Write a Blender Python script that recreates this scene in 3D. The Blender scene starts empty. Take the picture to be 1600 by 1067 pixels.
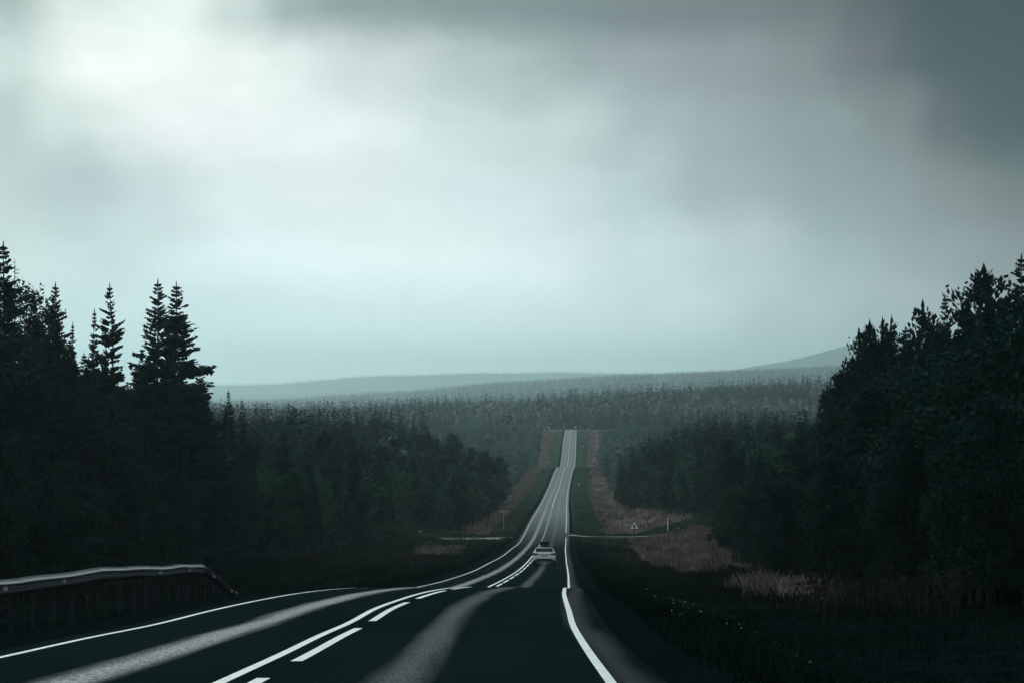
import bpy, math, random
import numpy as np
from mathutils import Vector
R = math.radians
scene = bpy.context.scene
F = 3778.0                       # focal length of the photograph in its own pixels; eye level is its row 625

# ------------------------------------------------------------------ camera
cam_d = bpy.data.cameras.new('camera'); cam = bpy.data.objects.new('camera', cam_d)
scene.collection.objects.link(cam); scene.camera = cam
cam_d.lens = 85.0; cam_d.sensor_width = 36.0; cam_d.clip_start = 0.3; cam_d.clip_end = 60000
cam.location = (0, 0, 0); cam.rotation_euler = (R(90 + 1.387), 0, 0)
scene.view_settings.view_transform = 'Standard'; scene.view_settings.look = 'None'
scene.view_settings.exposure = 0.0; scene.view_settings.gamma = 1.0
scene.cycles.use_denoising = True
scene.cycles.max_bounces = 5; scene.cycles.diffuse_bounces = 2; scene.cycles.glossy_bounces = 2
scene.cycles.transmission_bounces = 2; scene.cycles.transparent_max_bounces = 4; scene.cycles.volume_bounces = 3
scene.cycles.sample_clamp_indirect = 3.0

# ------------------------------------------------------------------ sky
SUN_EL, SUN_AZ = 34.0, -28.0
w = bpy.data.worlds.new('World'); scene.world = w; w.use_nodes = True
nt = w.node_tree; nt.nodes.clear()
def N(t, **k):
    n = nt.nodes.new(t)
    for a, b in k.items(): setattr(n, a, b)
    return n
def math_(op, a, b=None, c=None, clamp=False):
    n = N('ShaderNodeMath', operation=op, use_clamp=clamp)
    for i, v in enumerate((a, b, c)):
        if v is None: continue
        if isinstance(v, (int, float)): n.inputs[i].default_value = v
        else: nt.links.new(v, n.inputs[i])
    return n.outputs[0]
def lin(c):
    return tuple(((v/255)/12.92 if v/255 <= .04045 else ((v/255+.055)/1.055)**2.4) for v in c) + (1,)
tc = N('ShaderNodeTexCoord')
def skynoise(scale, detail, stretch=(1, 1, 1), rough=.55, off=0.0):
    mp = N('ShaderNodeMapping'); mp.inputs['Scale'].default_value = stretch; mp.inputs['Location'].default_value = (off, off*.7, 0)
    nt.links.new(tc.outputs['Generated'], mp.inputs['Vector'])
    n = N('ShaderNodeTexNoise'); n.inputs['Scale'].default_value = scale; n.inputs['Detail'].default_value = detail
    n.inputs['Roughness'].default_value = rough
    nt.links.new(mp.outputs[0], n.inputs['Vector']); return n.outputs['Fac']
sep = N('ShaderNodeSeparateXYZ'); nt.links.new(tc.outputs['Generated'], sep.inputs[0])
az = math_('ARCTAN2', sep.outputs[0], sep.outputs[1])
el = math_('ARCSINE', sep.outputs[2])
n1 = skynoise(7, 7, (1, 1, 2.0)); n2 = skynoise(9, 7, (1, 1, 2.0), .55, 5.3)
A = math_('ADD', math_('MULTIPLY', az, F), math_('MULTIPLY', math_('SUBTRACT', n1, .5), 210))
Ev = math_('ADD', math_('MULTIPLY', el, F), math_('MULTIPLY', math_('SUBTRACT', n2, .5), 150))
T = math_('DIVIDE', math_('ADD', A, 1000), 2000, clamp=True)
ROWS = [  # brightness of the cloud deck by direction: (elevation, [(azimuth, colour) ...])
 (10,  [(0,(168,188,190)),(350,(190,212,214)),(700,(200,220,221)),(900,(196,216,218)),(1150,(166,186,190)),(1350,(150,168,172)),(1600,(128,140,144))]),
 (125, [(0,(160,180,180)),(300,(178,198,200)),(600,(192,212,215)),(850,(192,212,215)),(1050,(180,200,205)),(1250,(150,168,172)),(1400,(136,148,153)),(1600,(114,120,124))]),
 (225, [(0,(180,198,195)),(200,(178,196,196)),(400,(208,226,228)),(600,(217,234,235)),(850,(210,228,230)),(1000,(192,212,215)),(1150,(164,182,186)),(1300,(138,156,158)),(1450,(120,130,136)),(1600,(104,108,112))]),
 (325, [(0,(170,188,184)),(130,(162,178,181)),(250,(186,204,205)),(350,(214,230,230)),(500,(221,235,235)),(750,(210,227,230)),(900,(202,220,224)),(1000,(180,202,205)),(1120,(148,166,168)),(1280,(126,144,146)),(1400,(125,135,139)),(1500,(108,110,112)),(1600,(84,86,88))]),
 (425, [(0,(168,186,181)),(100,(205,221,217)),(300,(234,244,244)),(450,(228,240,240)),(620,(217,234,234)),(750,(196,215,215)),(850,(186,206,206)),(1000,(153,170,173)),(1100,(140,153,158)),(1300,(122,135,137)),(1420,(100,105,107)),(1500,(52,52,57)),(1570,(6,10,12)),(1600,(2,6,8))]),
 (525, [(0,(190,208,204)),(150,(238,247,244)),(380,(231,242,240)),(480,(216,230,228)),(600,(192,208,207)),(750,(166,182,182)),(900,(136,148,151)),(1100,(127,135,140)),(1250,(111,116,120)),(1370,(78,76,82)),(1440,(42,43,47)),(1490,(3,8,10)),(1600,(0,1,2))]),
 (615, [(0,(142,158,153)),(100,(205,220,217)),(260,(222,236,233)),(360,(190,207,204)),(460,(135,152,150)),(550,(115,130,129)),(700,(108,120,121)),(900,(96,106,109)),(1100,(92,98,101)),(1250,(78,83,85)),(1350,(56,57,61)),(1450,(2,8,10)),(1600,(0,1,2))]),
 (900, [(0,(130,146,146)),(400,(140,160,160)),(800,(115,132,134)),(1200,(80,98,100)),(1600,(20,38,42))]),
]
prev = None; pe = None
for e, stops in ROWS:
    cr = N('ShaderNodeValToRGB'); r_ = cr.color_ramp; r_.interpolation = 'EASE'
    els = [((x - 800 + 1000) / 2000, lin(c)) for x, c in stops]
    r_.elements[0].position, r_.elements[0].color = els[0]
    r_.elements[1].position, r_.elements[1].color = els[-1]
    for p_, c_ in els[1:-1]:
        q = r_.elements.new(p_); q.color = c_
    nt.links.new(T, cr.inputs[0])
    if prev is None: prev = cr.outputs[0]
    else:
        mr = N('ShaderNodeMapRange', interpolation_type='SMOOTHSTEP')
        mr.inputs[1].default_value = pe; mr.inputs[2].default_value = e; nt.links.new(Ev, mr.inputs[0])
        mx = N('ShaderNodeMix', data_type='RGBA'); nt.links.new(mr.outputs[0], mx.inputs[0])
        nt.links.new(prev, mx.inputs[6]); nt.links.new(cr.outputs[0], mx.inputs[7]); prev = mx.outputs[2]
    pe = e
def fade(val, a, b, other):
    global prev
    mr = N('ShaderNodeMapRange', interpolation_type='SMOOTHSTEP')
    mr.inputs[1].default_value = a; mr.inputs[2].default_value = b; nt.links.new(val, mr.inputs[0])
    mx = N('ShaderNodeMix', data_type='RGBA'); nt.links.new(mr.outputs[0], mx.inputs[0])
    nt.links.new(prev, mx.inputs[6]); mx.inputs[7].default_value = other; prev = mx.outputs[2]
gl = N('ShaderNodeMapRange', interpolation_type='SMOOTHSTEP'); nt.links.new(Ev, gl.inputs[0]); gl.inputs[1].default_value = 850; gl.inputs[2].default_value = 1500
gr_ = N('ShaderNodeMapRange', interpolation_type='SMOOTHSTEP'); nt.links.new(az, gr_.inputs[0]); gr_.inputs[1].default_value = .12; gr_.inputs[2].default_value = -.14
gm_ = N('ShaderNodeMix', data_type='RGBA'); nt.links.new(math_('MULTIPLY', gl.outputs[0], gr_.outputs[0]), gm_.inputs[0])      # added glow in the unseen sky, above left, to brighten the haze
nt.links.new(prev, gm_.inputs[6]); gm_.inputs[7].default_value = (3.5, 4.1, 4.15, 1); prev = gm_.outputs[2]
fade(Ev, 2100, 3300, (0.48, 0.71, 0.75, 1))                       # the deck overhead
fade(math_('ABSOLUTE', az), .75, 1.5, (0.06, 0.10, 0.11, 1))  # unseen sky to the sides, darkened to keep the rail face dim
fade(math_('ABSOLUTE', az), 1.9, 2.7, (0.50, 0.62, 0.64, 1))      # unseen sky behind, brightened to light the car's rear
n3 = skynoise(14, 9, (1, 1, 1.8), .6, 2.1)
bri = math_('ADD', math_('MULTIPLY', math_('SUBTRACT', n3, .5), .45), 1.0)
hz_ = N('ShaderNodeMapRange', interpolation_type='SMOOTHSTEP'); nt.links.new(Ev, hz_.inputs[0])
for k_, v_ in ((1, 0), (2, 380), (3, 1.95), (4, 1.10)): hz_.inputs[k_].default_value = v_
bri = math_('MULTIPLY', bri, hz_.outputs[0])
vm = N('ShaderNodeVectorMath', operation='SCALE'); nt.links.new(prev, vm.inputs[0]); nt.links.new(bri, vm.inputs['Scale'])
vm2 = N('ShaderNodeVectorMath', operation='MULTIPLY'); nt.links.new(vm.outputs[0], vm2.inputs[0]); vm2.inputs[1].default_value = (1.09, 1.02, 1.0); vm = vm2
sky = N('ShaderNodeTexSky', sky_type='NISHITA'); sky.sun_disc = False
sky.sun_elevation = R(SUN_EL); sky.sun_rotation = R(SUN_AZ)
bg1 = N('ShaderNodeBackground'); nt.links.new(sky.outputs[0], bg1.inputs[0]); bg1.inputs[1].default_value = 0.05
bg2 = N('ShaderNodeBackground'); nt.links.new(vm.outputs[0], bg2.inputs[0]); bg2.inputs[1].default_value = 1.0
mxs = N('ShaderNodeMixShader'); mxs.inputs[0].default_value = 0.96
nt.links.new(bg1.outputs[0], mxs.inputs[1]); nt.links.new(bg2.outputs[0], mxs.inputs[2])
out = N('ShaderNodeOutputWorld'); nt.links.new(mxs.outputs[0], out.inputs[0])
w.cycles.sampling_method = 'MANUAL'; w.cycles.sample_map_resolution = 1024

# ------------------------------------------------------------------ sun behind the clouds
sd = bpy.data.lights.new('sun', 'SUN'); sd.energy = 0.5; sd.angle = R(14); sd.color = (1, .97, .93)
so = bpy.data.objects.new('sun', sd); scene.collection.objects.link(so)
dv = Vector((math.sin(R(SUN_AZ))*math.cos(R(SUN_EL)), math.cos(R(SUN_AZ))*math.cos(R(SUN_EL)), math.sin(R(SUN_EL))))
so.rotation_euler = (-dv).to_track_quat('-Z', 'Y').to_euler()

# ------------------------------------------------------------------ helpers
def tag(o, label=None, cat=None, group=None, kind=None):
    if label: o['label'] = label
    if cat: o['category'] = cat
    if group: o['group'] = group
    if kind: o['kind'] = kind
    return o
class MB:
    def __init__(s): s.v = []; s.f = []; s.mi = []
    def add(s, vs, fs, m=0):
        b = len(s.v); s.v += [tuple(v) for v in vs]; s.f += [tuple(b + i for i in f) for f in fs]; s.mi += [m]*len(fs)
    def box(s, x0, x1, y0, y1, z0, z1, m=0):
        s.add([(x, y, z) for x in (x0, x1) for y in (y0, y1) for z in (z0, z1)],
              [(0,1,3,2),(4,6,7,5),(0,4,5,1),(2,3,7,6),(0,2,6,4),(1,5,7,3)], m)
    def tube(s, pts, rads, n=8, m=0, caps=True):
        pts = [Vector(p) for p in pts]; rings = []
        if isinstance(rads, (int, float)): rads = [rads]*len(pts)
        vs = []
        for i, p in enumerate(pts):
            d = (pts[min(i+1, len(pts)-1)] - pts[max(i-1, 0)]).normalized()
            u = d.cross(Vector((0, 1, 0)) if abs(d.y) < .9 else Vector((1, 0, 0))).normalized(); v = d.cross(u)
            for k in range(n):
                a = 2*math.pi*k/n; vs.append(p + (u*math.cos(a) + v*math.sin(a))*rads[i])
        fs = [(i*n+k, i*n+(k+1) % n, (i+1)*n+(k+1) % n, (i+1)*n+k) for i in range(len(pts)-1) for k in range(n)]
        if caps: fs += [tuple(range(n-1, -1, -1)), tuple((len(pts)-1)*n+k for k in range(n))]
        s.add(vs, fs, m)
    def prism(s, poly, y0, y1, m=0):            # polygon in (x, z) extruded along y
        n = len(poly)
        s.add([(x, y0, z) for x, z in poly] + [(x, y1, z) for x, z in poly],
              [tuple(range(n)), tuple(range(2*n-1, n-1, -1))] + [(i, i+n, (i+1) % n+n, (i+1) % n) for i in range(n)], m)
    def build(s, name, mats, parent=None, loc=(0, 0, 0), smooth=False, bevel=0):
        me = bpy.data.meshes.new(name); me.from_pydata(s.v, [], s.f)
        for m in (mats if isinstance(mats, (list, tuple)) else [mats]): me.materials.append(m)
        if any(s.mi): me.polygons.foreach_set('material_index', s.mi)
        if smooth: me.polygons.foreach_set('use_smooth', [True]*len(me.polygons))
        me.update()
        o = bpy.data.objects.new(name, me); scene.collection.objects.link(o); o.parent = parent; o.location = loc
        if bevel:
            b = o.modifiers.new('b', 'BEVEL'); b.width = bevel; b.segments = 2; b.limit_method = 'ANGLE'
        return o
def empty(name, loc, rz=0):
    o = bpy.data.objects.new(name, None); scene.collection.objects.link(o); o.location = loc; o.rotation_euler = (0, 0, rz)
    o.empty_display_size = .3; return o
def np_mesh(name, V, Fa, mats=()):
    """V (n,3), Fa (m,k) all faces of k corners"""
    me = bpy.data.meshes.new(name); V = np.asarray(V, np.float32); Fa = np.asarray(Fa, np.int32); k = Fa.shape[1]
    me.vertices.add(len(V)); me.vertices.foreach_set('co', V.ravel())
    me.loops.add(Fa.size); me.loops.foreach_set('vertex_index', Fa.ravel())
    me.polygons.add(len(Fa)); me.polygons.foreach_set('loop_start', np.arange(0, Fa.size, k, dtype=np.int32))
    me.polygons.foreach_set('loop_total', np.full(len(Fa), k, np.int32))
    for m in mats: me.materials.append(m)
    me.update(calc_edges=True); return me

# ------------------------------------------------------------------ materials
def mat(name, col, rough=.8, spec=.3, metal=0, var=0, scale=3.0, bump=0, bscale=20, coat=0, col2=None):
    m = bpy.data.materials.new(name); m.use_nodes = True; t = m.node_tree; p = t.nodes['Principled BSDF']
    p.inputs['Base Color'].default_value = (*col, 1); p.inputs['Roughness'].default_value = rough
    p.inputs['Specular IOR Level'].default_value = spec; p.inputs['Metallic'].default_value = metal
    p.inputs['Coat Weight'].default_value = coat
    c = t.nodes.new('ShaderNodeTexCoord')
    if var or col2:
        n = t.nodes.new('ShaderNodeTexNoise'); n.inputs['Scale'].default_value = scale; n.inputs['Detail'].default_value = 5
        t.links.new(c.outputs['Object'], n.inputs['Vector'])
        mr = t.nodes.new('ShaderNodeMapRange'); mr.inputs[1].default_value = .36; mr.inputs[2].default_value = .64
        t.links.new(n.outputs['Fac'], mr.inputs[0])
        mx = t.nodes.new('ShaderNodeMix'); mx.data_type = 'RGBA'; t.links.new(mr.outputs[0], mx.inputs[0])
        mx.inputs[6].default_value = (*[v*(1-var) for v in col], 1)
        mx.inputs[7].default_value = (*(col2 or [v*(1+var) for v in col]), 1)
        t.links.new(mx.outputs[2], p.inputs['Base Color'])
    if bump:
        n = t.nodes.new('ShaderNodeTexNoise'); n.inputs['Scale'].default_value = bscale; n.inputs['Detail'].default_value = 4
        t.links.new(c.outputs['Object'], n.inputs['Vector'])
        b = t.nodes.new('ShaderNodeBump'); b.inputs['Strength'].default_value = bump; b.inputs['Distance'].default_value = .02
        t.links.new(n.outputs['Fac'], b.inputs['Height']); t.links.new(b.outputs[0], p.inputs['Normal'])
    return m
def foliage(name, c1, c2, scale=.35, trans=.0, spec=.04):
    """light and dark leaf clumps: object-space noise plus a shift for each tree"""
    m = bpy.data.materials.new(name); m.use_nodes = True; t = m.node_tree; p = t.nodes['Principled BSDF']
    p.inputs['Roughness'].default_value = .85; p.inputs['Specular IOR Level'].default_value = spec
    c = t.nodes.new('ShaderNodeTexCoord'); oi = t.nodes.new('ShaderNodeObjectInfo')
    n = t.nodes.new('ShaderNodeTexNoise'); n.inputs['Scale'].default_value = scale; n.inputs['Detail'].default_value = 4
    n.inputs['Roughness'].default_value = .7
    t.links.new(c.outputs['Object'], n.inputs['Vector'])
    a = t.nodes.new('ShaderNodeMath'); a.operation = 'MULTIPLY_ADD'; a.inputs[1].default_value = .9; t.links.new(oi.outputs['Random'], a.inputs[0])
    s = t.nodes.new('ShaderNodeMath'); s.operation = 'MULTIPLY_ADD'; s.inputs[1].default_value = 2.2; s.inputs[2].default_value = -1.05
    t.links.new(n.outputs['Fac'], s.inputs[0]); t.links.new(s.outputs[0], a.inputs[2])
    mx = t.nodes.new('ShaderNodeMix'); mx.data_type = 'RGBA'; mx.clamp_factor = True
    t.links.new(a.outputs[0], mx.inputs[0]); mx.inputs[6].default_value = (*c1, 1); mx.inputs[7].default_value = (*c2, 1)
    t.links.new(mx.outputs[2], p.inputs['Base Color'])
    return m
M = {}
M['needles'] = foliage('spruce_needles', (.0018, .013, .015), (.006, .032, .030))
M['pine'] = foliage('pine_needles', (.002, .014, .015), (.007, .030, .027))
M['leaves'] = foliage('birch_leaves', (.005, .036, .026), (.024, .105, .064))
M['leaves_pale'] = foliage('willow_leaves', (.045, .095, .082), (.14, .215, .185))
M['leaves_dark'] = foliage('alder_leaves', (.002, .016, .015), (.006, .038, .029))
M['bark'] = mat('bark', (.014, .015, .015), .9, .1, var=.5, scale=6)
M['birch_bark'] = mat('birch_bark', (.20, .21, .20), .8, .2, var=.6, scale=5)
M['paint'] = mat('road_paint', (.74, .78, .76), .6, .35, var=.10, scale=5.0)
t = M['paint'].node_tree; p = t.nodes['Principled BSDF']; c_ = t.nodes.new('ShaderNodeTexCoord'); mp = t.nodes.new('ShaderNodeMapping'); mp.inputs['Scale'].default_value = (1, .3, 1)
n_ = t.nodes.new('ShaderNodeTexNoise'); n_.inputs['Scale'].default_value = 22; n_.inputs['Detail'].default_value = 8; n_.inputs['Roughness'].default_value = .7
mr = t.nodes.new('ShaderNodeMapRange'); mr.inputs[1].default_value = .60; mr.inputs[2].default_value = .68; mx = t.nodes.new('ShaderNodeMix'); mx.data_type = 'RGBA'
t.links.new(c_.outputs['Object'], mp.inputs[0]); t.links.new(mp.outputs[0], n_.inputs['Vector']); t.links.new(n_.outputs['Fac'], mr.inputs[0]); t.links.new(mr.outputs[0], mx.inputs[0])
t.links.new(p.inputs['Base Color'].links[0].from_socket, mx.inputs[6]); mx.inputs[7].default_value = (.09, .10, .10, 1); t.links.new(mx.outputs[2], p.inputs['Base Color'])
M['gravel'] = mat('shoulder_gravel', (.004, .0068, .0073), .95, .0, var=.5, scale=14, bump=.6, bscale=30)
M['galv'] = mat('galvanised_steel', (.035, .043, .045), .32, .45, metal=.0, var=.35, scale=1.5)
M['post_steel'] = mat('dull_steel', (.018, .024, .026), .7, .1, metal=.2, var=.3, scale=4)
M['white'] = mat('white_enamel', (.72, .75, .74), .5, .4, var=.08, scale=5)
M['sign_grey'] = mat('sign_back_grey', (.38, .42, .42), .5, .4, metal=.3, var=.2, scale=3)
M['red'] = mat('sign_red', (.09, .008, .010), .5, .4)
M['black'] = mat('sign_black', (.008, .009, .010), .5, .4)
M['refl'] = mat('reflector_white', (.62, .66, .64), .35, .6)
M['carpaint'] = mat('white_car_paint', (.78, .80, .79), .28, .5, coat=.6)
M['glass'] = mat('dark_car_glass', (.006, .010, .012), .08, .5)
M['plastic'] = mat('black_plastic', (.010, .012, .013), .55, .3)
M['taillight'] = mat('taillight_red', (.030, .003, .004), .35, .25)
M['tyre'] = mat('tyre_rubber', (.012, .012, .012), .85, .2)
M['rim'] = mat('alloy_rim', (.3, .31, .32), .35, .5, metal=.8)
M['plate'] = mat('number_plate', (.35, .37, .37), .5, .3)
M['roofbox'] = mat('roof_box_black', (.004, .005, .006), .6, .1)
M['stone'] = mat('pale_stone', (.35, .36, .34), .85, .2, var=.3, scale=5)
M['flower'] = mat('white_petals', (.45, .48, .45), .7, .2)
M['herb'] = mat('herb_leaf', (.010, .034, .020), .7, .2, var=.4)

# ------------------------------------------------------------------ the road's course
# distance, height below the driver's eye, left edge line, centre line, right edge line (metres)
ST = np.array([
 (-120,  1.3, -5.9, -2.68, .93), (-60, 0.7, -5.9, -2.68, .93), (-20, -.45, -5.92, -2.68, .93), (0, -1.32, -5.92, -2.68, .93), (22.9, -2.68, -5.92, -2.68, .93), (28.2, -3.0, -5.92, -2.67, .93), (33.5, -3.31, -5.90, -2.67, .94),
 (39.5, -3.68, -5.86, -2.66, .99), (46.7, -4.06, -5.76, -2.62, 1.09), (53.2, -4.43, -5.67, -2.47, 1.18), (60.5, -4.87, -5.55, -2.28, 1.30),
 (72, -5.63, -5.28, -1.88, 1.56), (84, -6.52, -5.00, -1.50, 1.85), (97, -7.66, -4.62, -1.22, 2.2), (111, -8.56, -4.26, -1.0, 2.6), (125, -9.45, -3.94, -.75, 2.92), (148.7, -10.86, -3.39, -.20, 3.46),
 (176, -12.42, -2.80, .42, 4.05), (211, -14.25, -2.10, 1.22, 4.75), (259, -16.7, -1.08, 2.17, 5.76), (304, -18.75, -.16, 3.14, 6.69), (360, -21.1, 1.15, 4.32, 8.0),
 (404, -22.26, 2.14, 5.46, 8.99), (430, -22.75, 2.75, 6.1, 9.6), (500, -24.2, 4.4, 7.75, 11.25), (582, -26.32, 6.23, 9.54, 13.08), (699, -28.9, 8.98, 12.2, 15.83), (780, -30.1, 11.0, 14.4, 17.9), (862, -30.8, 13.3, 16.9, 20.1),
 (940, -29.9, 15.9, 19.4, 22.7), (990, -29.0, 17.7, 21.2, 24.5), (1035, -28.77, 19.45, 23.0, 26.3), (1140, -32.6, 22.5, 26.0, 29.4), (1225, -34.0, 24.6, 28.0, 31.5),
 (1310, -29.5, 27.3, 30.7, 34.15), (1400, -24.1, 29.9, 33.3, 36.75), (1500, -21.8, 32.7, 36.1, 39.55), (1600, -19.95, 35.6, 39.0, 42.4), (1640, -19.8, 36.6, 40.0, 43.4), (1700, -22.0, 38.2, 41.6, 45.0)])
def pchip(x, y, q):
    x = np.asarray(x, float); y = np.asarray(y, float); h = np.diff(x); d = np.diff(y)/h
    m = np.zeros_like(y); m[0] = d[0]; m[-1] = d[-1]
    for i in range(1, len(x)-1):
        m[i] = (h[i]*d[i-1] + h[i-1]*d[i])/(h[i]+h[i-1])
    q = np.clip(np.asarray(q, float), x[0], x[-1]); i = np.clip(np.searchsorted(x, q)-1, 0, len(x)-2)
    t = (q-x[i])/h[i]; t2 = t*t; t3 = t2*t
    return (2*t3-3*t2+1)*y[i] + (t3-2*t2+t)*h[i]*m[i] + (-2*t3+3*t2)*y[i+1] + (t3-t2)*h[i]*m[i+1]
zr = lambda d: pchip(ST[:, 0], ST[:, 1], d)
xL = lambda d: pchip(ST[:, 0], ST[:, 2], d)
xC = lambda d: pchip(ST[:, 0], ST[:, 3], d)
xR = lambda d: pchip(ST[:, 0], ST[:, 4], d)
def hash_noise(x, y, s):
    """smooth value noise"""
    x = x/s; y = y/s; xi = np.floor(x); yi = np.floor(y); fx = x-xi; fy = y-yi
    fx = fx*fx*(3-2*fx); fy = fy*fy*(3-2*fy)
    h = lambda a, b: np.modf(np.abs(np.sin(a*127.1 + b*311.7)*43758.5453))[0]
    return (h(xi, yi)*(1-fx)+h(xi+1, yi)*fx)*(1-fy) + (h(xi, yi+1)*(1-fx)+h(xi+1, yi+1)*fx)*fy - .5
FAR_U = (np.array([-400, 200, 400, 600, 800, 1000, 1200, 1400, 2000]) - 800)/F
FAR = [(1700, [-22, -22, -22, -21, -20, -19, -17, -15, -12]),
       (2300, [-24, -24, -22, -16.5, -12, -2.4, 5, 7.5, 9]),
       (3000, [-30, -30, -28, -24, -20, -12, -4, -2, 0]),
       (6400, [-34, -34, -28, -16, 2, 14, 30, 40, 44]),
       (8500, [-20, -20, -12, 12, 50, 76, 98, 114, 120]),
       (10000, [-40, -40, -30, -10, 10, 30, 60, 80, 80]),
       (15000, [10, 10, 12, 30, 30, 20, 60, 120, 120]), (17000, [20, 20, 30, 60, 70, 60, 232, 412, 180]), (17900, [10, 10, 12, 40, 60, 60, 60, 60, 60]),
       (19000, [84, 88, 108, 178, 203, 196, 200, 200, 200]),
       (21500, [20, 20, 20, 20, 20, 20, 20, 20, 20]), (26000, [-60]*9)]
FD = np.array([a for a, b in FAR], float); FT = np.array([b for a, b in FAR], float)
def far_h(X, d):
    u = X/np.maximum(d, 1); cols = np.stack([pchip(FD, FT[:, k], d) for k in range(FT.shape[1])], -1)
    q = np.clip((np.interp(u, FAR_U, np.arange(len(FAR_U)))), 0, len(FAR_U)-1.001); i = q.astype(int); t = q-i
    t = t*t*(3-2*t)*.5 + t*.5
    z = np.take_along_axis(cols, i[..., None], -1)[..., 0]*(1-t) + np.take_along_axis(cols, (i+1)[..., None], -1)[..., 0]*t
    return z + hash_noise(X, d, 420)*np.clip((d-1800)/1500, 0, 1)*10 + hash_noise(X, d, 1700)*np.clip((d-12000)/3000, 0, 1)*22
def ground(X, d):
    X = np.asarray(X, float); d = np.asarray(d, float)
    s = X - (xL(d)+xR(d))/2; a = np.abs(s)
    dr = np.clip(d, -120, 1640)
    z = zr(dr)
    prof = np.interp(a, [0, 4.2, 5.0, 8.5, 13, 18, 5000], [-.06, -.10, -.14, -.95, -.75, -.75, -.75])
    left = (s < 0)*np.interp(d, [-50, 60, 95], [1, 1, 0])*np.interp(a, [5.5, 10, 16, 40], [0, -.6, -1.4, -1.8])
    A_ = np.interp(d, [0, 120, 260, 420, 650, 820, 1500, 1640], [0, 0, 2.5, 8, 8.5, 3.5, 3, 2])
    rise = A_*np.clip((a-16)/30, 0, 1)**.9 + np.clip((a-120)/400, 0, 1)*4
    side = np.exp(-((d-395)/11.)**2)*np.clip((a-4.2)/1.5, 0, 1)*np.clip((70-a)/50, 0, 1)     # low causeway of the side road
    n = hash_noise(X, d, 7)*.22*np.clip((a-5)/4, 0, 1) + hash_noise(X, d, 45)*1.0*np.clip((a-16)/20, 0, 1)
    near = z + prof + left + rise*(1-side*.9) + n*(1-side) + side*(-prof - .25 + (s < 0)*(-.018*a))
    top = np.exp(-((d-1612)/8.)**2)*np.clip((a-4)/2, 0, 1)*np.clip((60-a)/30, 0, 1)
    near = near*(1-top) + (z - .12)*top
    t = np.clip((d-1645)/90, 0, 1); t = t*t*(3-2*t)
    return near*(1-t) + far_h(X, d)*t

# ------------------------------------------------------------------ ground sheet
EDGE_R = ([-200, 60, 115, 160, 225, 300, 400, 420, 580, 720, 1000, 1350, 1600, 1640], [18, 18, 17, 17.5, 21.6, 26, 33, 31.5, 27.5, 31, 38, 48, 56, 57])
EDGE_L = ([-200, 100, 150, 200, 300, 395, 430, 510, 660, 870, 985, 1320, 1500, 1640], [-22, -24, -26, -24, -21, -18, -8.5, -5, -3, 1.5, 6, 15.7, 19, 20])
edge_r = lambda d: np.interp(d, *EDGE_R); edge_l = lambda d: np.interp(d, *EDGE_L)
rows = np.concatenate([np.arange(-120, 0, 10), np.arange(0, 200, 2.0), np.arange(200, 500, 4), np.arange(500, 1600, 10), np.arange(1600, 1760, 5),
                       np.arange(1760, 3000, 60), np.arange(3000, 9600, 90), np.arange(9600, 26001, 200)]).astype(float)
offs = np.array([0, 2, 4.0, 4.3, 4.7, 5.2, 5.8, 6.6, 7.5, 8.5, 10, 11.5, 13, 15, 17, 20, 23, 27, 32, 38, 46, 56, 70, 90, 120, 160, 220, 300])
offs = np.concatenate([-offs[:0:-1], offs]); tail = np.linspace(0, 1, 34)[1:]**1.25
G = []
for d in rows:
    cx = float((xL(d)+xR(d))/2) if d < 1700 else 41.6*d/1700.
    sc = 1 if d < 1700 else 1 + (d-1700)/5200.
    wmax = 1500 + .33*max(d, 0) ; o_ = offs*sc
    e = 300*sc + tail*(wmax-300*sc)
    G.append(np.stack([cx + np.concatenate([-e[::-1], o_, e]), np.full(len(o_)+2*len(tail), d)], -1))
G = np.array(G); GX, GD = G[..., 0], G[..., 1]; GZ = ground(GX, GD)
nr, nc = GX.shape
idx = np.arange(nr*nc).reshape(nr, nc)
faces = np.stack([idx[:-1, :-1], idx[:-1, 1:], idx[1:, 1:], idx[1:, :-1]], -1).reshape(-1, 4)
gm = bpy.data.materials.new('verge_and_forest_floor'); gm.use_nodes = True
gme = np_mesh('ground', np.stack([GX, GD, GZ], -1).reshape(-1, 3), faces, [gm])
gme.polygons.foreach_set('use_smooth', [True]*len(gme.polygons))
# vegetation kind per place: r = dry brown grass, g = fresh green verge, b = forest floor
def veg(X, d):
    s = X - (xL(d)+xR(d))/2; a = np.abs(s)
    nz = hash_noise(X, d, 9)*5 + hash_noise(X, d, 3)*2
    dry = np.clip((a + nz - 9.5)/3, 0, 1)*np.clip((d-100)/60, 0, 1)
    dry *= np.where((s < 0), np.clip((d-300)/250, .12, 1), np.where(d < 235, .16, .85))
    grn = np.clip((12 - a - nz)/4, 0, 1)*np.clip((d-330)/250, .0, 1)
    fl = np.clip(np.maximum(X - edge_r(d) - 1, edge_l(d) - 1 - X)/3, 0, 1); fl = np.where(d > 1625, 1, fl)
    return dry*(1-fl), grn*(1-fl), fl
vr, vg, vb = veg(GX.ravel(), GD.ravel())
ca = gme.color_attributes.new('veg', 'FLOAT_COLOR', 'POINT')
ca.data.foreach_set('color', np.stack([vr, vg, vb, np.ones_like(vr)], -1).astype(np.float32).ravel())
t = gm.node_tree; p = t.nodes['Principled BSDF']; p.inputs['Roughness'].default_value = 1.0; p.inputs['Specular IOR Level'].default_value = 0
vc = t.nodes.new('ShaderNodeVertexColor'); vc.layer_name = 'veg'; sp_ = t.nodes.new('ShaderNodeSeparateColor'); t.links.new(vc.outputs[0], sp_.inputs[0])
tcg = t.nodes.new('ShaderNodeTexCoord')
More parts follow.
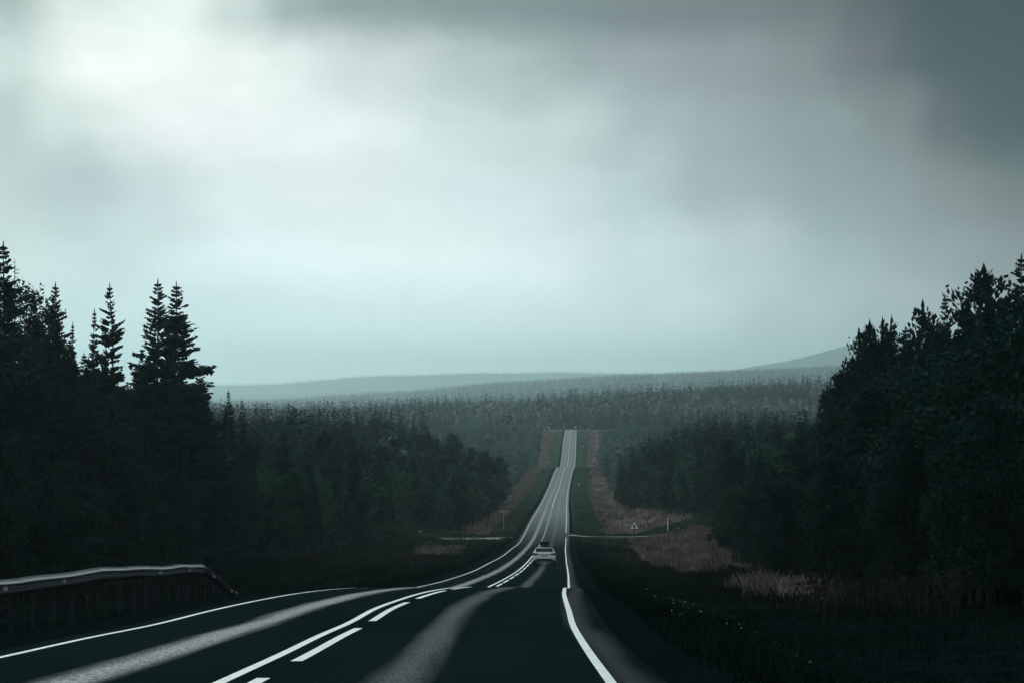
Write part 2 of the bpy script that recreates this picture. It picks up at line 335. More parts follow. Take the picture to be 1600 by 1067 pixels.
def gnoise(scale, detail=5, st=(1, 1, 1)):
    mp = t.nodes.new('ShaderNodeMapping'); mp.inputs['Scale'].default_value = st; t.links.new(tcg.outputs['Object'], mp.inputs[0])
    n = t.nodes.new('ShaderNodeTexNoise'); n.inputs['Scale'].default_value = scale; n.inputs['Detail'].default_value = detail; t.links.new(mp.outputs[0], n.inputs['Vector'])
    m_ = t.nodes.new('ShaderNodeMapRange'); m_.inputs[1].default_value = .35; m_.inputs[2].default_value = .65; t.links.new(n.outputs['Fac'], m_.inputs[0]); return m_.outputs[0]
def gmix(f, a, b):
    m_ = t.nodes.new('ShaderNodeMix'); m_.data_type = 'RGBA'
    t.links.new(f, m_.inputs[0])
    for i, c in ((6, a), (7, b)):
        if isinstance(c, tuple): m_.inputs[i].default_value = (*c, 1)
        else: t.links.new(c, m_.inputs[i])
    return m_.outputs[2]
na = gnoise(.35, 6, (1, .5, 1)); nb = gnoise(1.6, 6)
c = gmix(nb, (.0018, .006, .006), (.005, .012, .011))
c = gmix(sp_.outputs[1], c, gmix(na, (.014, .036, .024), (.048, .075, .050)))
c = gmix(sp_.outputs[0], c, gmix(na, (.035, .038, .032), (.23, .175, .15)))
c = gmix(sp_.outputs[2], c, gmix(nb, (.003, .013, .012), (.009, .028, .023)))
t.links.new(c, p.inputs['Base Color'])
bn = t.nodes.new('ShaderNodeBump'); bn.inputs['Strength'].default_value = .7; bn.inputs['Distance'].default_value = .25
t.links.new(gnoise(2.5, 6), bn.inputs['Height']); t.links.new(bn.outputs[0], p.inputs['Normal'])
go = bpy.data.objects.new('ground', gme); scene.collection.objects.link(go); tag(go, kind='structure')

# ------------------------------------------------------------------ road, shoulders, markings
def uvset(me, uv):
    l = me.uv_layers.new(name='UVMap'); li = np.zeros(len(me.loops), np.int32); me.loops.foreach_get('vertex_index', li)
    l.data.foreach_set('uv', np.asarray(uv, np.float32)[li].ravel())
RD = np.concatenate([np.arange(-120, 0, 8), np.arange(0, 130, 1.0), np.arange(130, 450, 3), np.arange(450, 1641, 6)]).astype(float)
def ribbon(name, lats, material, lift, d0=-120, d1=1640, rd=RD, smooth=True, kind='structure', uvs=True):
    """a strip along the road; lats = lateral positions relative to the centre line, numbers or functions of distance"""
    D = rd[(rd >= d0) & (rd <= d1)]
    D = np.unique(np.concatenate([[d0], D, [d1]]))
    cols = [(l(D) if callable(l) else xC(D)+l) for l in lats]
    X = np.stack(cols, -1); DD = np.repeat(D[:, None], X.shape[1], 1)
    lat = X - xC(DD); mid = (xL(DD)+xR(DD))/2
    Z = zr(DD) + .05*(1-np.clip(np.abs(X-mid)/4.2, 0, 1)**2) + lift
    i = np.arange(X.size).reshape(X.shape)
    fa = np.stack([i[:-1, :-1], i[:-1, 1:], i[1:, 1:], i[1:, :-1]], -1).reshape(-1, 4)
    me = np_mesh(name, np.stack([X, DD, Z], -1).reshape(-1, 3), fa, [material])
    if smooth: me.polygons.foreach_set('use_smooth', [True]*len(me.polygons))
    if uvs: uvset(me, np.stack([lat, DD], -1).reshape(-1, 2))
    o = bpy.data.objects.new(name, me); scene.collection.objects.link(o)
    return tag(o, kind=kind) if kind else o
am = bpy.data.materials.new('asphalt'); am.use_nodes = True; t = am.node_tree; p = t.nodes['Principled BSDF']
uv = t.nodes.new('ShaderNodeUVMap'); sx = t.nodes.new('ShaderNodeSeparateXYZ'); t.links.new(uv.outputs[0], sx.inputs[0])
tcg = t.nodes.new('ShaderNodeTexCoord')
def tm(op, a, b=None, c=None, clamp=False):
    n = t.nodes.new('ShaderNodeMath'); n.operation = op; n.use_clamp = clamp
    for i, v in enumerate((a, b, c)):
        if v is None: continue
        if isinstance(v, (int, float)): n.inputs[i].default_value = v
        else: t.links.new(v, n.inputs[i])
    return n.outputs[0]
def band(center, half, soft, st=(3.2, .16, 1)):
    mp = t.nodes.new('ShaderNodeMapping'); mp.inputs['Scale'].default_value = st; mp.inputs['Location'].default_value = (center, 0, 0)
    t.links.new(uv.outputs[0], mp.inputs[0])
    n = t.nodes.new('ShaderNodeTexNoise'); n.inputs['Scale'].default_value = 1.0; n.inputs['Detail'].default_value = 6; t.links.new(mp.outputs[0], n.inputs['Vector'])
    q = tm('ABSOLUTE', tm('SUBTRACT', sx.outputs[0], center)); q = tm('ADD', q, tm('MULTIPLY', tm('SUBTRACT', n.outputs['Fac'], .5), .35))
    m_ = t.nodes.new('ShaderNodeMapRange'); m_.interpolation_type = 'SMOOTHSTEP'
    m_.inputs[1].default_value = half+soft; m_.inputs[2].default_value = half-soft; t.links.new(q, m_.inputs[0]); return m_.outputs[0]
def drange(a, b, lo=0., hi=1.):
    m_ = t.nodes.new('ShaderNodeMapRange'); m_.interpolation_type = 'SMOOTHSTEP'
    m_.inputs[1].default_value = a; m_.inputs[2].default_value = b; m_.inputs[3].default_value = lo; m_.inputs[4].default_value = hi
    t.links.new(sx.outputs[1], m_.inputs[0]); return m_.outputs[0]
sl = band(-1.45, .23, .17)
sr = tm('MULTIPLY', band(1.62, .18, .17), tm('ADD', drange(190, 330, .30, .12), drange(480, 650, 0, .5)))
se = tm('MULTIPLY', band(3.80, .14, .16), .10)                     # dusty outer edge
worn = tm('MAXIMUM', tm('MAXIMUM', sl, sr), se)
spk = gnoise(38, 6, (1, .14, 1)); worn = tm('MULTIPLY', worn, tm('MULTIPLY_ADD', spk, .95, .28), clamp=True)
grain = gnoise(38, 4); patch = gnoise(.5, 5, (1, .25, 1))
base = gmix(grain, (.003, .008, .009), (.008, .018, .020))
base = gmix(tm('MULTIPLY', patch, .25), base, (.016, .027, .029))
far_sheen = drange(300, 560, 0, 1.)                                     # paler base beyond the crossroads: grazing sky sheen put into the colour
base = gmix(far_sheen, base, (.185, .205, .21))
wornc = gmix(grain, (.06, .062, .066), (.20, .195, .20))
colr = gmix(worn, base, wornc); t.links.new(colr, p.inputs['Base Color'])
t.links.new(tm('MULTIPLY_ADD', worn, -.35, .88), p.inputs['Roughness'])
t.links.new(tm('MULTIPLY_ADD', worn, .45, .0), p.inputs['Specular IOR Level'])
bn = t.nodes.new('ShaderNodeBump'); bn.inputs['Strength'].default_value = .35; bn.inputs['Distance'].default_value = .01
t.links.new(gnoise(45, 3), bn.inputs['Height']); t.links.new(bn.outputs[0], p.inputs['Normal'])
midL = lambda k: (lambda D: xL(D)-k); midR = lambda k: (lambda D: xR(D)+k)
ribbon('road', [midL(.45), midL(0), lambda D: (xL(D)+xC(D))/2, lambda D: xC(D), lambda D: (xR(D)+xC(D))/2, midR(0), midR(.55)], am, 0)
ribbon('road_shoulder', [midL(1.7), midL(1.0), midL(.40)], M['gravel'], -.035)
ribbon('road_shoulder', [midR(.5), midR(.8), midR(1.2)], M['gravel'], -.035)
L1 = .006
ribbon('road_marking', [midL(.05), midL(-.055)], M['paint'], L1, -120, 1600)
ribbon('road_marking', [midR(-.05), midR(.055)], M['paint'], L1, -120, 384)
ribbon('road_marking', [midR(-.05), midR(.055)], M['paint'], L1, 410, 1600)
ribbon('road_marking', [-.06, .06], M['paint'], L1, -120, 345)
ribbon('road_marking', [-.07, .07], M['paint'], L1, 610, 1600)
def dashes():
    allv = []; allf = []
    ds = [26.4 + 14*k for k in range(-8, 26)]
    segs = [(d, d+10.6, .26, .39) for d in ds if d < 340] + [(348+9*k, 351+9*k, -.1, .1) for k in range(29)]
    for a, b, l0, l1 in segs:
        D = np.linspace(a, b, 12)
        X = np.stack([xC(D)+l0, xC(D)+l1], -1); DD = np.stack([D, D], -1)
        mid = (xL(DD)+xR(DD))/2
        Z = zr(DD) + .05*(1-np.clip(np.abs(X-mid)/4.2, 0, 1)**2) + L1
        n0 = len(allv)*24; i = np.arange(24).reshape(12, 2)
        allf.append(np.stack([i[:-1, 0], i[:-1, 1], i[1:, 1], i[1:, 0]], -1)+n0)
        allv.append(np.stack([X, DD, Z], -1).reshape(-1, 3))
    me = np_mesh('road_marking', np.concatenate(allv), np.concatenate(allf), [M['paint']])
    o = bpy.data.objects.new('road_marking', me); scene.collection.objects.link(o); tag(o, kind='structure')
dashes()
# side road at the crossroads (left and right of the main road) and the road along the far summit
sm = mat('old_asphalt', (.085, .10, .10), .6, .35, var=.35, scale=.8)
def side_road(name, path, half, m, lift):
    V = []; Fq = []
    for i, (x, d) in enumerate(path):
        for k in (-1, 0, 1):
            V.append((x, d+k*half, 0))
    V = np.array(V, float); near = np.abs(V[:, 0] - (xL(V[:, 1])+xR(V[:, 1]))/2) < 5
    V[:, 2] = np.where(near, zr(V[:, 1])-.008, ground(V[:, 0], V[:, 1])+lift)
    for i in range(len(path)-1):
        for k in (0, 1): Fq.append((i*3+k, i*3+k+1, i*3+k+4, i*3+k+3))
    me = np_mesh(name, V, Fq, [m]); o = bpy.data.objects.new(name, me); scene.collection.objects.link(o); tag(o, kind='structure')
side_road('side_road', [(x, 392-.03*(x-2)) for x in np.arange(-60, 2.6, 1.5)], 2.9, sm, .10)
side_road('side_road', [(x, 398-.03*(x-9)) for x in np.arange(8.6, 70, 1.5)], 2.9, sm, .10)
side_road('summit_road', [(x, 1612) for x in np.arange(-10, 36.2, 2)], 4, sm, .10)
side_road('summit_road', [(x, 1612) for x in np.arange(42.6, 90, 2)], 4, sm, .10)

# ------------------------------------------------------------------ tree builders
class TM:   # triangle soup in numpy
    def __init__(s): s.V = []; s.F = []; s.n = 0
    def add(s, V, Fq): s.V.append(V); s.F.append(Fq+s.n); s.n += len(V)
    def quads(s, P):    # P (n,4,3)
        n = len(P)
        if n: s.add(P.reshape(-1, 3), np.arange(n*4).reshape(n, 4))
    def mesh(s, name, mats): return np_mesh(name, np.concatenate(s.V), np.concatenate(s.F), mats)
def cone_tube(tm_, p0, p1, r0, r1, n=6):
    p0, p1 = np.array(p0, float), np.array(p1, float); d = (p1-p0)/np.linalg.norm(p1-p0)
    u = np.cross(d, [0, 1, .3]); u /= np.linalg.norm(u); v = np.cross(d, u); a = np.arange(n)*2*np.pi/n
    ring = np.cos(a)[:, None]*u + np.sin(a)[:, None]*v
    V = np.concatenate([p0+ring*r0, p1+ring*r1]); i = np.arange(n); j = (i+1) % n
    tm_.add(V, np.stack([i, j, j+n, i+n], -1))
def trunk_mesh(name, H, r, rng, m, lean=.0, limbs=0, seg=5, top=1.0, sides=6):
    T_ = TM(); pts = [np.array([0, 0, -.4])]
    for k in range(1, seg+1):
        f = k/seg; pts.append(np.array([lean*H*f*f + rng.normal()*.008*H*(f < 1), rng.normal()*.008*H*(f < 1), H*f*top]))
    for k in range(seg):
        cone_tube(T_, pts[k], pts[k+1], r*(1-k/seg*.93), r*(1-(k+1)/seg*.93), sides)
    for _ in range(limbs):
        f = rng.uniform(.35, .85); b = np.array([lean*H*f*f, 0, H*f*top]); a = rng.uniform(0, 6.28); L = H*rng.uniform(.12, .24)*(1.2-f)
        e = b + np.array([math.cos(a)*L, math.sin(a)*L, L*rng.uniform(.5, 1.1)]); cone_tube(T_, b, e, r*(1-f)*.6+.02, .015, 4)
    return T_.mesh(name, [m])
def spruce_mesh(name, rng, m, H=20., Rb=3.6, whorls=34, per=7, sprigs=9, base=.06, tight=1.0, gap=.12, droop=1.0, power=.85, wid=1.0):
    T_ = TM(); Q = []
    hs = base + (1-base)*(np.linspace(0, 1, whorls)**.92)
    for wi, h in enumerate(hs):
        f = (1-h)/(1-base); z0 = H*h
        Rr = Rb*(f**power) + .16
        if f > .25: Rr *= rng.uniform(.80, 1.12)
        nb = per if f > .12 else max(3, per-3)
        a0 = rng.uniform(0, 6.28)
        for b in range(nb):
            if rng.random() < gap and f > .1: continue
            a = a0 + b*6.283/nb + rng.normal()*.22; L = Rr*rng.uniform(.66, 1.14); z0 = H*min(.99, h + rng.uniform(-2.0, 2.0)*(1-base)/whorls*(f > .05))
            L *= 1 + (.20*math.sin(2*a + h*19 + Rb*5) + .14*math.sin(a*3 - h*37))*(f > .12); L *= .80 if f < .13 else 1
            up = .55*(1-f)**2 - .34*f*droop; ca_, sa = math.cos(a), math.sin(a)
            ns = max(2, int(sprigs*min(1, .35 + L/Rb)))
            ts = (np.arange(ns)+rng.random(ns)*.8)/ns*.95 + .06
            x = L*ts; zz = z0 + L*(up*ts + .20*droop*f*(ts**2.4)) + rng.normal(size=ns)*.03
            P = np.stack([x*ca_, x*sa, zz], -1); out_ = np.array([ca_, sa, up*.5]); side = np.array([-sa, ca_, 0])
            for sgn in (-1, 1):
                ln = (L*.34*(1.15-ts*.75) + .16)*rng.uniform(.7, 1.25, ns)*wid
                wd = (ln*.30 + .03)*tight
                dr = out_*rng.uniform(.55, .95, (ns, 1)) + side*sgn*rng.uniform(.45, 1.0, (ns, 1)) + np.array([0, 0, -.30])*rng.uniform(.3, 1.5, (ns, 1))*f
                e = P + dr*ln[:, None]; pv = np.array([0, 0, 1.])*rng.uniform(.2, 1, (ns, 1)) + out_*rng.normal(size=(ns, 1))*.5 - side*sgn*.3
                Q.append(np.stack([P - pv*wd[:, None]*.30, P*.4+e*.6 - pv*wd[:, None], e, P*.5+e*.5 + pv*wd[:, None]*.5], 1))
            # hanging twigs under the bough
            nh = max(1, ns*2//3); th = rng.random(nh)*.9+.1
            Ph = np.stack([L*th*ca_, L*th*sa, z0 + L*(up*th)], -1); hl = (.16+.16*L)*rng.uniform(.5, 1.3, nh)*f**.4
            Q.append(np.stack([Ph - out_*.16*L**.5, Ph + np.array([0, 0, -1])*hl[:, None], Ph + out_*.16*L**.5 - np.array([0, 0, .1]), Ph + np.array([0, 0, .08])], 1))
    # leader
    k = 5; z = H*(.965 + .009*np.arange(k)); P = np.stack([np.zeros(k), np.zeros(k), z], -1); a = rng.uniform(0, 6.28, k)
    s_ = np.stack([np.cos(a), np.sin(a), np.zeros(k)], -1)*.07
    Q.append(np.stack([P-s_, P+np.array([0, 0, -.3]), P+s_, P+np.array([0, 0, .35])], 1))
    T_.quads(np.concatenate(Q)); return T_.mesh(name, [m])
def leafy_mesh(name, rng, m, H=11., Rr=3.2, lobes=14, per=170, leaf=.34, base=.22, narrow=1.0, hollow=.5, droop=0.):
    Q = []
    for l in range(lobes):
        f = rng.uniform(0, 1); hz = H*(base + (1-base)*(f*.86+.05)); env = math.sin(math.pi*min(1, (f*.80+.18)))**.75
        a = rng.uniform(0, 6.28); rr = Rr*env*rng.uniform(.15, .72)*narrow; c_ = np.array([rr*math.cos(a), rr*math.sin(a), hz])
        s = np.array([1, 1, .82])*Rr*rng.uniform(.30, .52)*narrow
        if l == 0: c_ = np.array([0, 0, H*.9]); s *= .75
        v = rng.normal(size=(per, 3)); v /= np.linalg.norm(v, axis=1)[:, None]; rad = (hollow + (1-hollow)*rng.random(per)**.6)
        rad *= 1 + .28*np.sin(v[:, 0]*5+l)*np.cos(v[:, 1]*4+l*2)
        P = c_ + v*s*rad[:, None]; P[:, 2] -= droop*rng.random(per)
        sz = leaf*rng.uniform(.5, 1.35, per); A_ = rng.normal(size=(per, 3)); A_ /= np.linalg.norm(A_, axis=1)[:, None]
        B = np.cross(A_, rng.normal(size=(per, 3))); B /= np.linalg.norm(B, axis=1)[:, None]
        A_ = A_*sz[:, None]; B = B*sz[:, None]*.62
        Q.append(np.stack([P-A_, P-B, P+A_*.9, P+B], 1))
    T_ = TM(); T_.quads(np.concatenate(Q)); return T_.mesh(name, [m])
def pine_mesh(name, rng, m, H=17., Rr=3.6, base=.35, tiers=19, per=7, leaf=.27):
    Q = []
    for i in range(tiers):
        f = i/(tiers-1); z0 = H*(base + (1-base)*f); Rk = Rr*(1-f)**.55*rng.uniform(.75, 1.15)+.3
        for b in range(per if f < .85 else 3):
            if rng.random() < .14: continue
            a = rng.uniform(0, 6.28); L = Rk*rng.uniform(.55, 1.1); k = int(22 + L*18)
            tt = rng.uniform(.35, 1.05, k); up = .55
            P = np.stack([L*tt*math.cos(a), L*tt*math.sin(a), z0 + L*up*tt**1.5], -1) + rng.normal(size=(k, 3))*.22
            d = np.stack([rng.normal(size=k)*.6+math.cos(a)*.5, rng.normal(size=k)*.6+math.sin(a)*.5, np.abs(rng.normal(size=k))+.5], -1)
            d /= np.linalg.norm(d, axis=1)[:, None]; s_ = np.cross(d, rng.normal(size=(k, 3))); s_ /= np.linalg.norm(s_, axis=1)[:, None]
            ln = leaf*rng.uniform(.6, 1.5, k)[:, None]
            Q.append(np.stack([P, P+d*ln*.5-s_*ln*.34, P+d*ln*1.25, P+d*ln*.5+s_*ln*.34], 1))
    k = 7; P = np.stack([rng.normal(size=k)*.06, rng.normal(size=k)*.06, H*(.96+.013*np.arange(k))], -1)
    s_ = np.stack([np.cos(np.arange(k)*2.), np.sin(np.arange(k)*2.), np.zeros(k)], -1)*.16
    Q.append(np.stack([P-s_, P-[0, 0, .2], P+s_, P+[0, 0, .55]], 1))
    T_ = TM(); T_.quads(np.concatenate(Q)); return T_.mesh(name, [m])
rng = np.random.default_rng(7)
# every prototype: (height, crown mesh, trunk mesh)
HI = {'spruce': [], 'leafy': [], 'pine': [], 'pale': [], 'alder': []}
for k, (Rb, gp, dp, pw, per) in enumerate([(4.3, .10, 1.0, .85, 8), (3.1, .16, .8, .8, 7), (3.7, .20, 1.25, .75, 7), (2.5, .12, .9, .9, 6), (3.3, .28, 1.1, .7, 6)]):
    HI['spruce'].append((20., spruce_mesh('spruce_crown', rng, M['needles'], Rb=Rb, gap=gp, droop=dp, power=pw, per=per, whorls=66, sprigs=15, tight=.95, wid=.72), trunk_mesh('spruce_trunk', 20, .24, rng, M['bark'], sides=7)))
for k in range(4):
    HI['leafy'].append((11., leafy_mesh('birch_crown', rng, M['leaves'], Rr=[3.1, 2.6, 3.5, 2.2][k], lobes=[20, 16, 24, 14][k], per=330, leaf=.16), trunk_mesh('birch_trunk', 10, .15, rng, M['bark'], limbs=9, lean=.03)))
for k in range(2):
    HI['pale'].append((8., leafy_mesh('willow_crown', rng, M['leaves_pale'], H=8, Rr=[3.3, 2.8][k], lobes=18, per=330, leaf=.15, base=.08), trunk_mesh('willow_trunk', 7, .13, rng, M['bark'], limbs=9)))
for k in range(3):
    HI['alder'].append((14., leafy_mesh('alder_crown', rng, M['leaves_dark'], H=14, Rr=[3.3, 2.7, 3.7][k], lobes=24, per=430, leaf=.15, base=.12), trunk_mesh('alder_trunk', 13, .19, rng, M['bark'], limbs=9)))
for k in range(3):
    HI['pine'].append((17., pine_mesh('pine_crown', rng, M['pine'], Rr=[3.4, 2.6, 3.9][k]), trunk_mesh('pine_trunk', 16.5, .22, rng, M['bark'], limbs=8)))
MID = {'spruce': [(18., spruce_mesh('spruce_crown', rng, M['needles'], H=18, Rb=[2.7, 2.0, 3.1, 2.3][k], whorls=17, per=6, sprigs=4, gap=.12, wid=1.25, power=.85), trunk_mesh('spruce_trunk', 18, .2, rng, M['bark'], sides=4, seg=2)) for k in range(4)],
       'leafy': [(11., leafy_mesh('birch_crown', rng, M['leaves'], Rr=[2.9, 2.4, 3.3][k], lobes=12, per=46, leaf=.46), trunk_mesh('birch_trunk', 10, .14, rng, M['bark'], sides=4, seg=2, limbs=3)) for k in range(3)],
       'pale': [(8., leafy_mesh('willow_crown', rng, M['leaves_pale'], H=8, Rr=[3.1, 2.6][k], lobes=12, per=46, leaf=.42, base=.06), trunk_mesh('willow_trunk', 7, .12, rng, M['bark'], sides=4, seg=2, limbs=3)) for k in range(2)],
       'alder': [(14., leafy_mesh('alder_crown', rng, M['leaves_dark'], H=14, Rr=[3.2, 2.6][k], lobes=14, per=50, leaf=.5, base=.1), trunk_mesh('alder_trunk', 13, .18, rng, M['bark'], sides=4, seg=2, limbs=3)) for k in range(2)]}
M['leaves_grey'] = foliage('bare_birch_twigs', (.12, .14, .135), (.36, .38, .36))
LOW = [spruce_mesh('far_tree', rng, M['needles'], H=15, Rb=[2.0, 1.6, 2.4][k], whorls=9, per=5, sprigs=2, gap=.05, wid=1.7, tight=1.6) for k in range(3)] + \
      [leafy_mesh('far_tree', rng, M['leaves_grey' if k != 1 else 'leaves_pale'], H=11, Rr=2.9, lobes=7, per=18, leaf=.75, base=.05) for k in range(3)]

def plant(kind, x, d, h, label, cat, group, wide=1.0, which=None, rz=None, lod=HI, z=None):
    H0, crown, trunk = lod[kind][which if which is not None else rnd.randrange(len(lod[kind]))]
    nm = {'spruce': 'spruce_tree', 'leafy': 'birch_tree', 'pale': 'willow_tree', 'alder': 'alder_tree', 'pine': 'pine_tree'}[kind]
    s = h/H0; o = empty(nm, (x, d, float(ground(x, d)) if z is None else z), rnd.uniform(0, 6.28) if rz is None else rz)
    o.scale = (s*wide, s*wide, s); tag(o, label, cat, group)
    for n_, me in (('crown', crown), ('trunk', trunk)):
        c_ = bpy.data.objects.new(n_, me); scene.collection.objects.link(c_); c_.parent = o
    return o
rnd = random.Random(11)
def hero(px, top, d, kind, label, cat, wide=1.0, which=None, rz=None, group=None):
    x = (px-800)/F*d; z = (625-top)/F*d; g = float(ground(x, d)); h = z-g
    return plant(kind, x, d, h/1.0, label, cat, group, wide, which, rz, HI)
hero(4, 383, 150, 'spruce', 'very tall dark spruce cut off by the left edge of the picture', 'spruce', 1.0, 0)
hero(52, 462, 188, 'spruce', 'dark pointed spruce standing in front of the airy bare-looking birch', 'spruce', .7, 1)
hero(86, 447, 172, 'spruce', 'thick dark spruce just right of the airy birch on the skyline', 'spruce', .72, 2)
hero(113, 508, 200, 'spruce', 'small thin spruce tip right of the thick dark spruce', 'spruce', .6, 3)
hero(147, 488, 196, 'spruce', 'narrow spruce with a needle-thin tip left of the solitary ragged spruce', 'spruce', .7, 3)
hero(171, 448, 188, 'spruce', 'ragged solitary spruce with sky gaps between its tiers of boughs', 'spruce', .74, 4, .4)
hero(246, 442, 192, 'spruce', 'left one of the two tallest skyline spruces standing close together', 'spruce', .88, 2, 2.0)
hero(275, 446, 196, 'spruce', 'right one of the two tallest skyline spruces, with a broad sloping side', 'spruce', 1.05, 0, 4.1)
hero(312, 575, 204, 'spruce', 'lower spruce filling the right foot of the two tallest skyline spruces', 'spruce', 1.0, 0)
hero(222, 545, 205, 'spruce', 'half-hidden spruce in the gap between the ragged and the tallest spruces', 'spruce', .9, 1)
hero(357, 612, 300, 'spruce', 'small spruce standing alone against the hazy hills beside the tall spruces', 'spruce', .85, 1)
hero(378, 625, 305, 'spruce', 'second small spruce right of the one alone against the hazy hills', 'spruce', .8, 3)
hero(1597, 403, 160, 'spruce', 'tallest spruce at the right edge of the picture', 'spruce', .9, 2)
hero(1578, 436, 172, 'spruce', 'slender dark spruce beside the one at the right picture edge', 'spruce', .5, 3)
hero(1541, 442, 170, 'pine', 'tall broad-headed pine on the right skyline', 'pine', 1.15, 2, .5)
hero(1477, 465, 180, 'spruce', 'conical spruce rising above the right wood between two pines', 'spruce', .8, 1)
hero(1443, 494, 186, 'pine', 'bushy pine top just left of the conical spruce on the right', 'pine', .9, 1)
hero(1415, 515, 190, 'spruce', 'blunt dark spruce between the bushy pine and the narrow pine tops', 'spruce', .95, 2)
hero(1393, 517, 192, 'pine', 'rightmost of the three narrow pine tops on the right wood', 'pine', .62, 1)
hero(1379, 519, 196, 'pine', 'middle one of the three narrow pine tops on the right wood', 'pine', .6, 0)
hero(1360, 523, 192, 'pine', 'leftmost of the three narrow pine tops on the right wood', 'pine', .75, 2)
hero(1342, 536, 198, 'pine', 'pine at the shoulder where the right wood starts to fall', 'pine', .7, 0)
hero(1318, 567, 200, 'alder', 'leafy tree on the outer shoulder of the right wood', 'tree', .85, 0)
hero(1303, 592, 206, 'alder', 'leafy tree below the shoulder at the outer end of the right wood', 'tree', .8, 1)
hero(1510, 497, 176, 'spruce', 'dark spruce in the dip between the conical spruce and the broad pine', 'spruce', .95, 4)
# airy birch and the dead spruce top behind it
def thin_birch(px, top, d, label):
    x = (px-800)/F*d; g = float(ground(x, d)); H = (625-top)/F*d - g
    o = empty('birch_tree', (x, d, g)); tag(o, label, 'birch'); r2 = np.random.default_rng(px)
    me = leafy_mesh('birch_crown', r2, M['leaves_dark'], H=H, Rr=2.7, lobes=34, per=85, leaf=.15, base=.4, hollow=.1)
    for n_, me_ in (('crown', me), ('trunk', trunk_mesh('birch_trunk', H*.98, .13, r2, M['bark'], limbs=34, seg=7))):
        c_ = bpy.data.objects.new(n_, me_); scene.collection.objects.link(c_); c_.parent = o
thin_birch(44, 430, 184, 'airy thin-leaved birch with sky showing through its crown')
thin_birch(72, 452, 190, 'second thin airy birch, half behind the thick dark spruce')
def snag(px, top, d):
    x = (px-800)/F*d; g = float(ground(x, d)); H = (625-top)/F*d - g; r2 = np.random.default_rng(5)
    o = empty('dead_spruce', (x, d, g)); tag(o, 'dead spruce with a bare spindly top near the left edge', 'dead tree')
    T_ = TM(); cone_tube(T_, (0, 0, -.3), (.05, 0, H*.6), .18, .09, 6); cone_tube(T_, (.05, 0, H*.6), (0, 0, H), .09, .015, 5)
    me = T_.mesh('trunk', [M['bark']]); T_ = TM()
    for i in range(90):
        f = r2.uniform(.55, .99); a = r2.uniform(0, 6.28); L = (1-f)*3.0+.25; b = np.array([.03, 0, H*f])
        cone_tube(T_, b, b+np.array([math.cos(a)*L, math.sin(a)*L, r2.uniform(-.2, .15)*L]), .028, .008, 3)
    me2 = T_.mesh('crown', [M['bark']])
    for n_, m_ in (('trunk', me), ('crown', me2)):
        c_ = bpy.data.objects.new(n_, m_); scene.collection.objects.link(c_); c_.parent = o
snag(22, 405, 176)

# ------------------------------------------------------------------ the woods
nr_ = np.random.default_rng(21)
def scatter(dmin, dmax, umin, umax, spacing):
    """jittered grid in (x, d) between two azimuths"""
    P = []
    for d in np.arange(dmin, dmax, spacing):
        x0, x1 = umin*d, umax*d
        xs = np.arange(x0, x1, spacing); P.append(np.stack([xs+nr_.uniform(-.45, .45, len(xs))*spacing, d+nr_.uniform(-.45, .45, len(xs))*spacing], -1))
    return np.concatenate(P)
CAPX = [-100, 0, 30, 60, 110, 135, 160, 200, 230, 300, 335, 345, 400, 660, 700, 760, 800, 850, 930, 960, 1010, 1280, 1290, 1310, 1350, 1420, 1470, 1520, 1600, 1750]
CAPA = [400, 425, 480, 500, 535, 555, 560, 575, 560, 600, 640, 700, 730, 730, 730, 730, 730, 730, 730, 730, 730, 730, 625, 600, 555, 530, 510, 500, 450, 400]     # belt near the crest
CAPB = [560, 560, 560, 560, 560, 560, 560, 600, 610, 620, 628, 634, 634, 641, 652, 657, 645, 650, 668, 664, 648, 638, 630, 600, 600, 600, 600, 600, 600, 600]     # woods down in the valley
trees = []   # (kind, x, d, z, h, wide, zone)
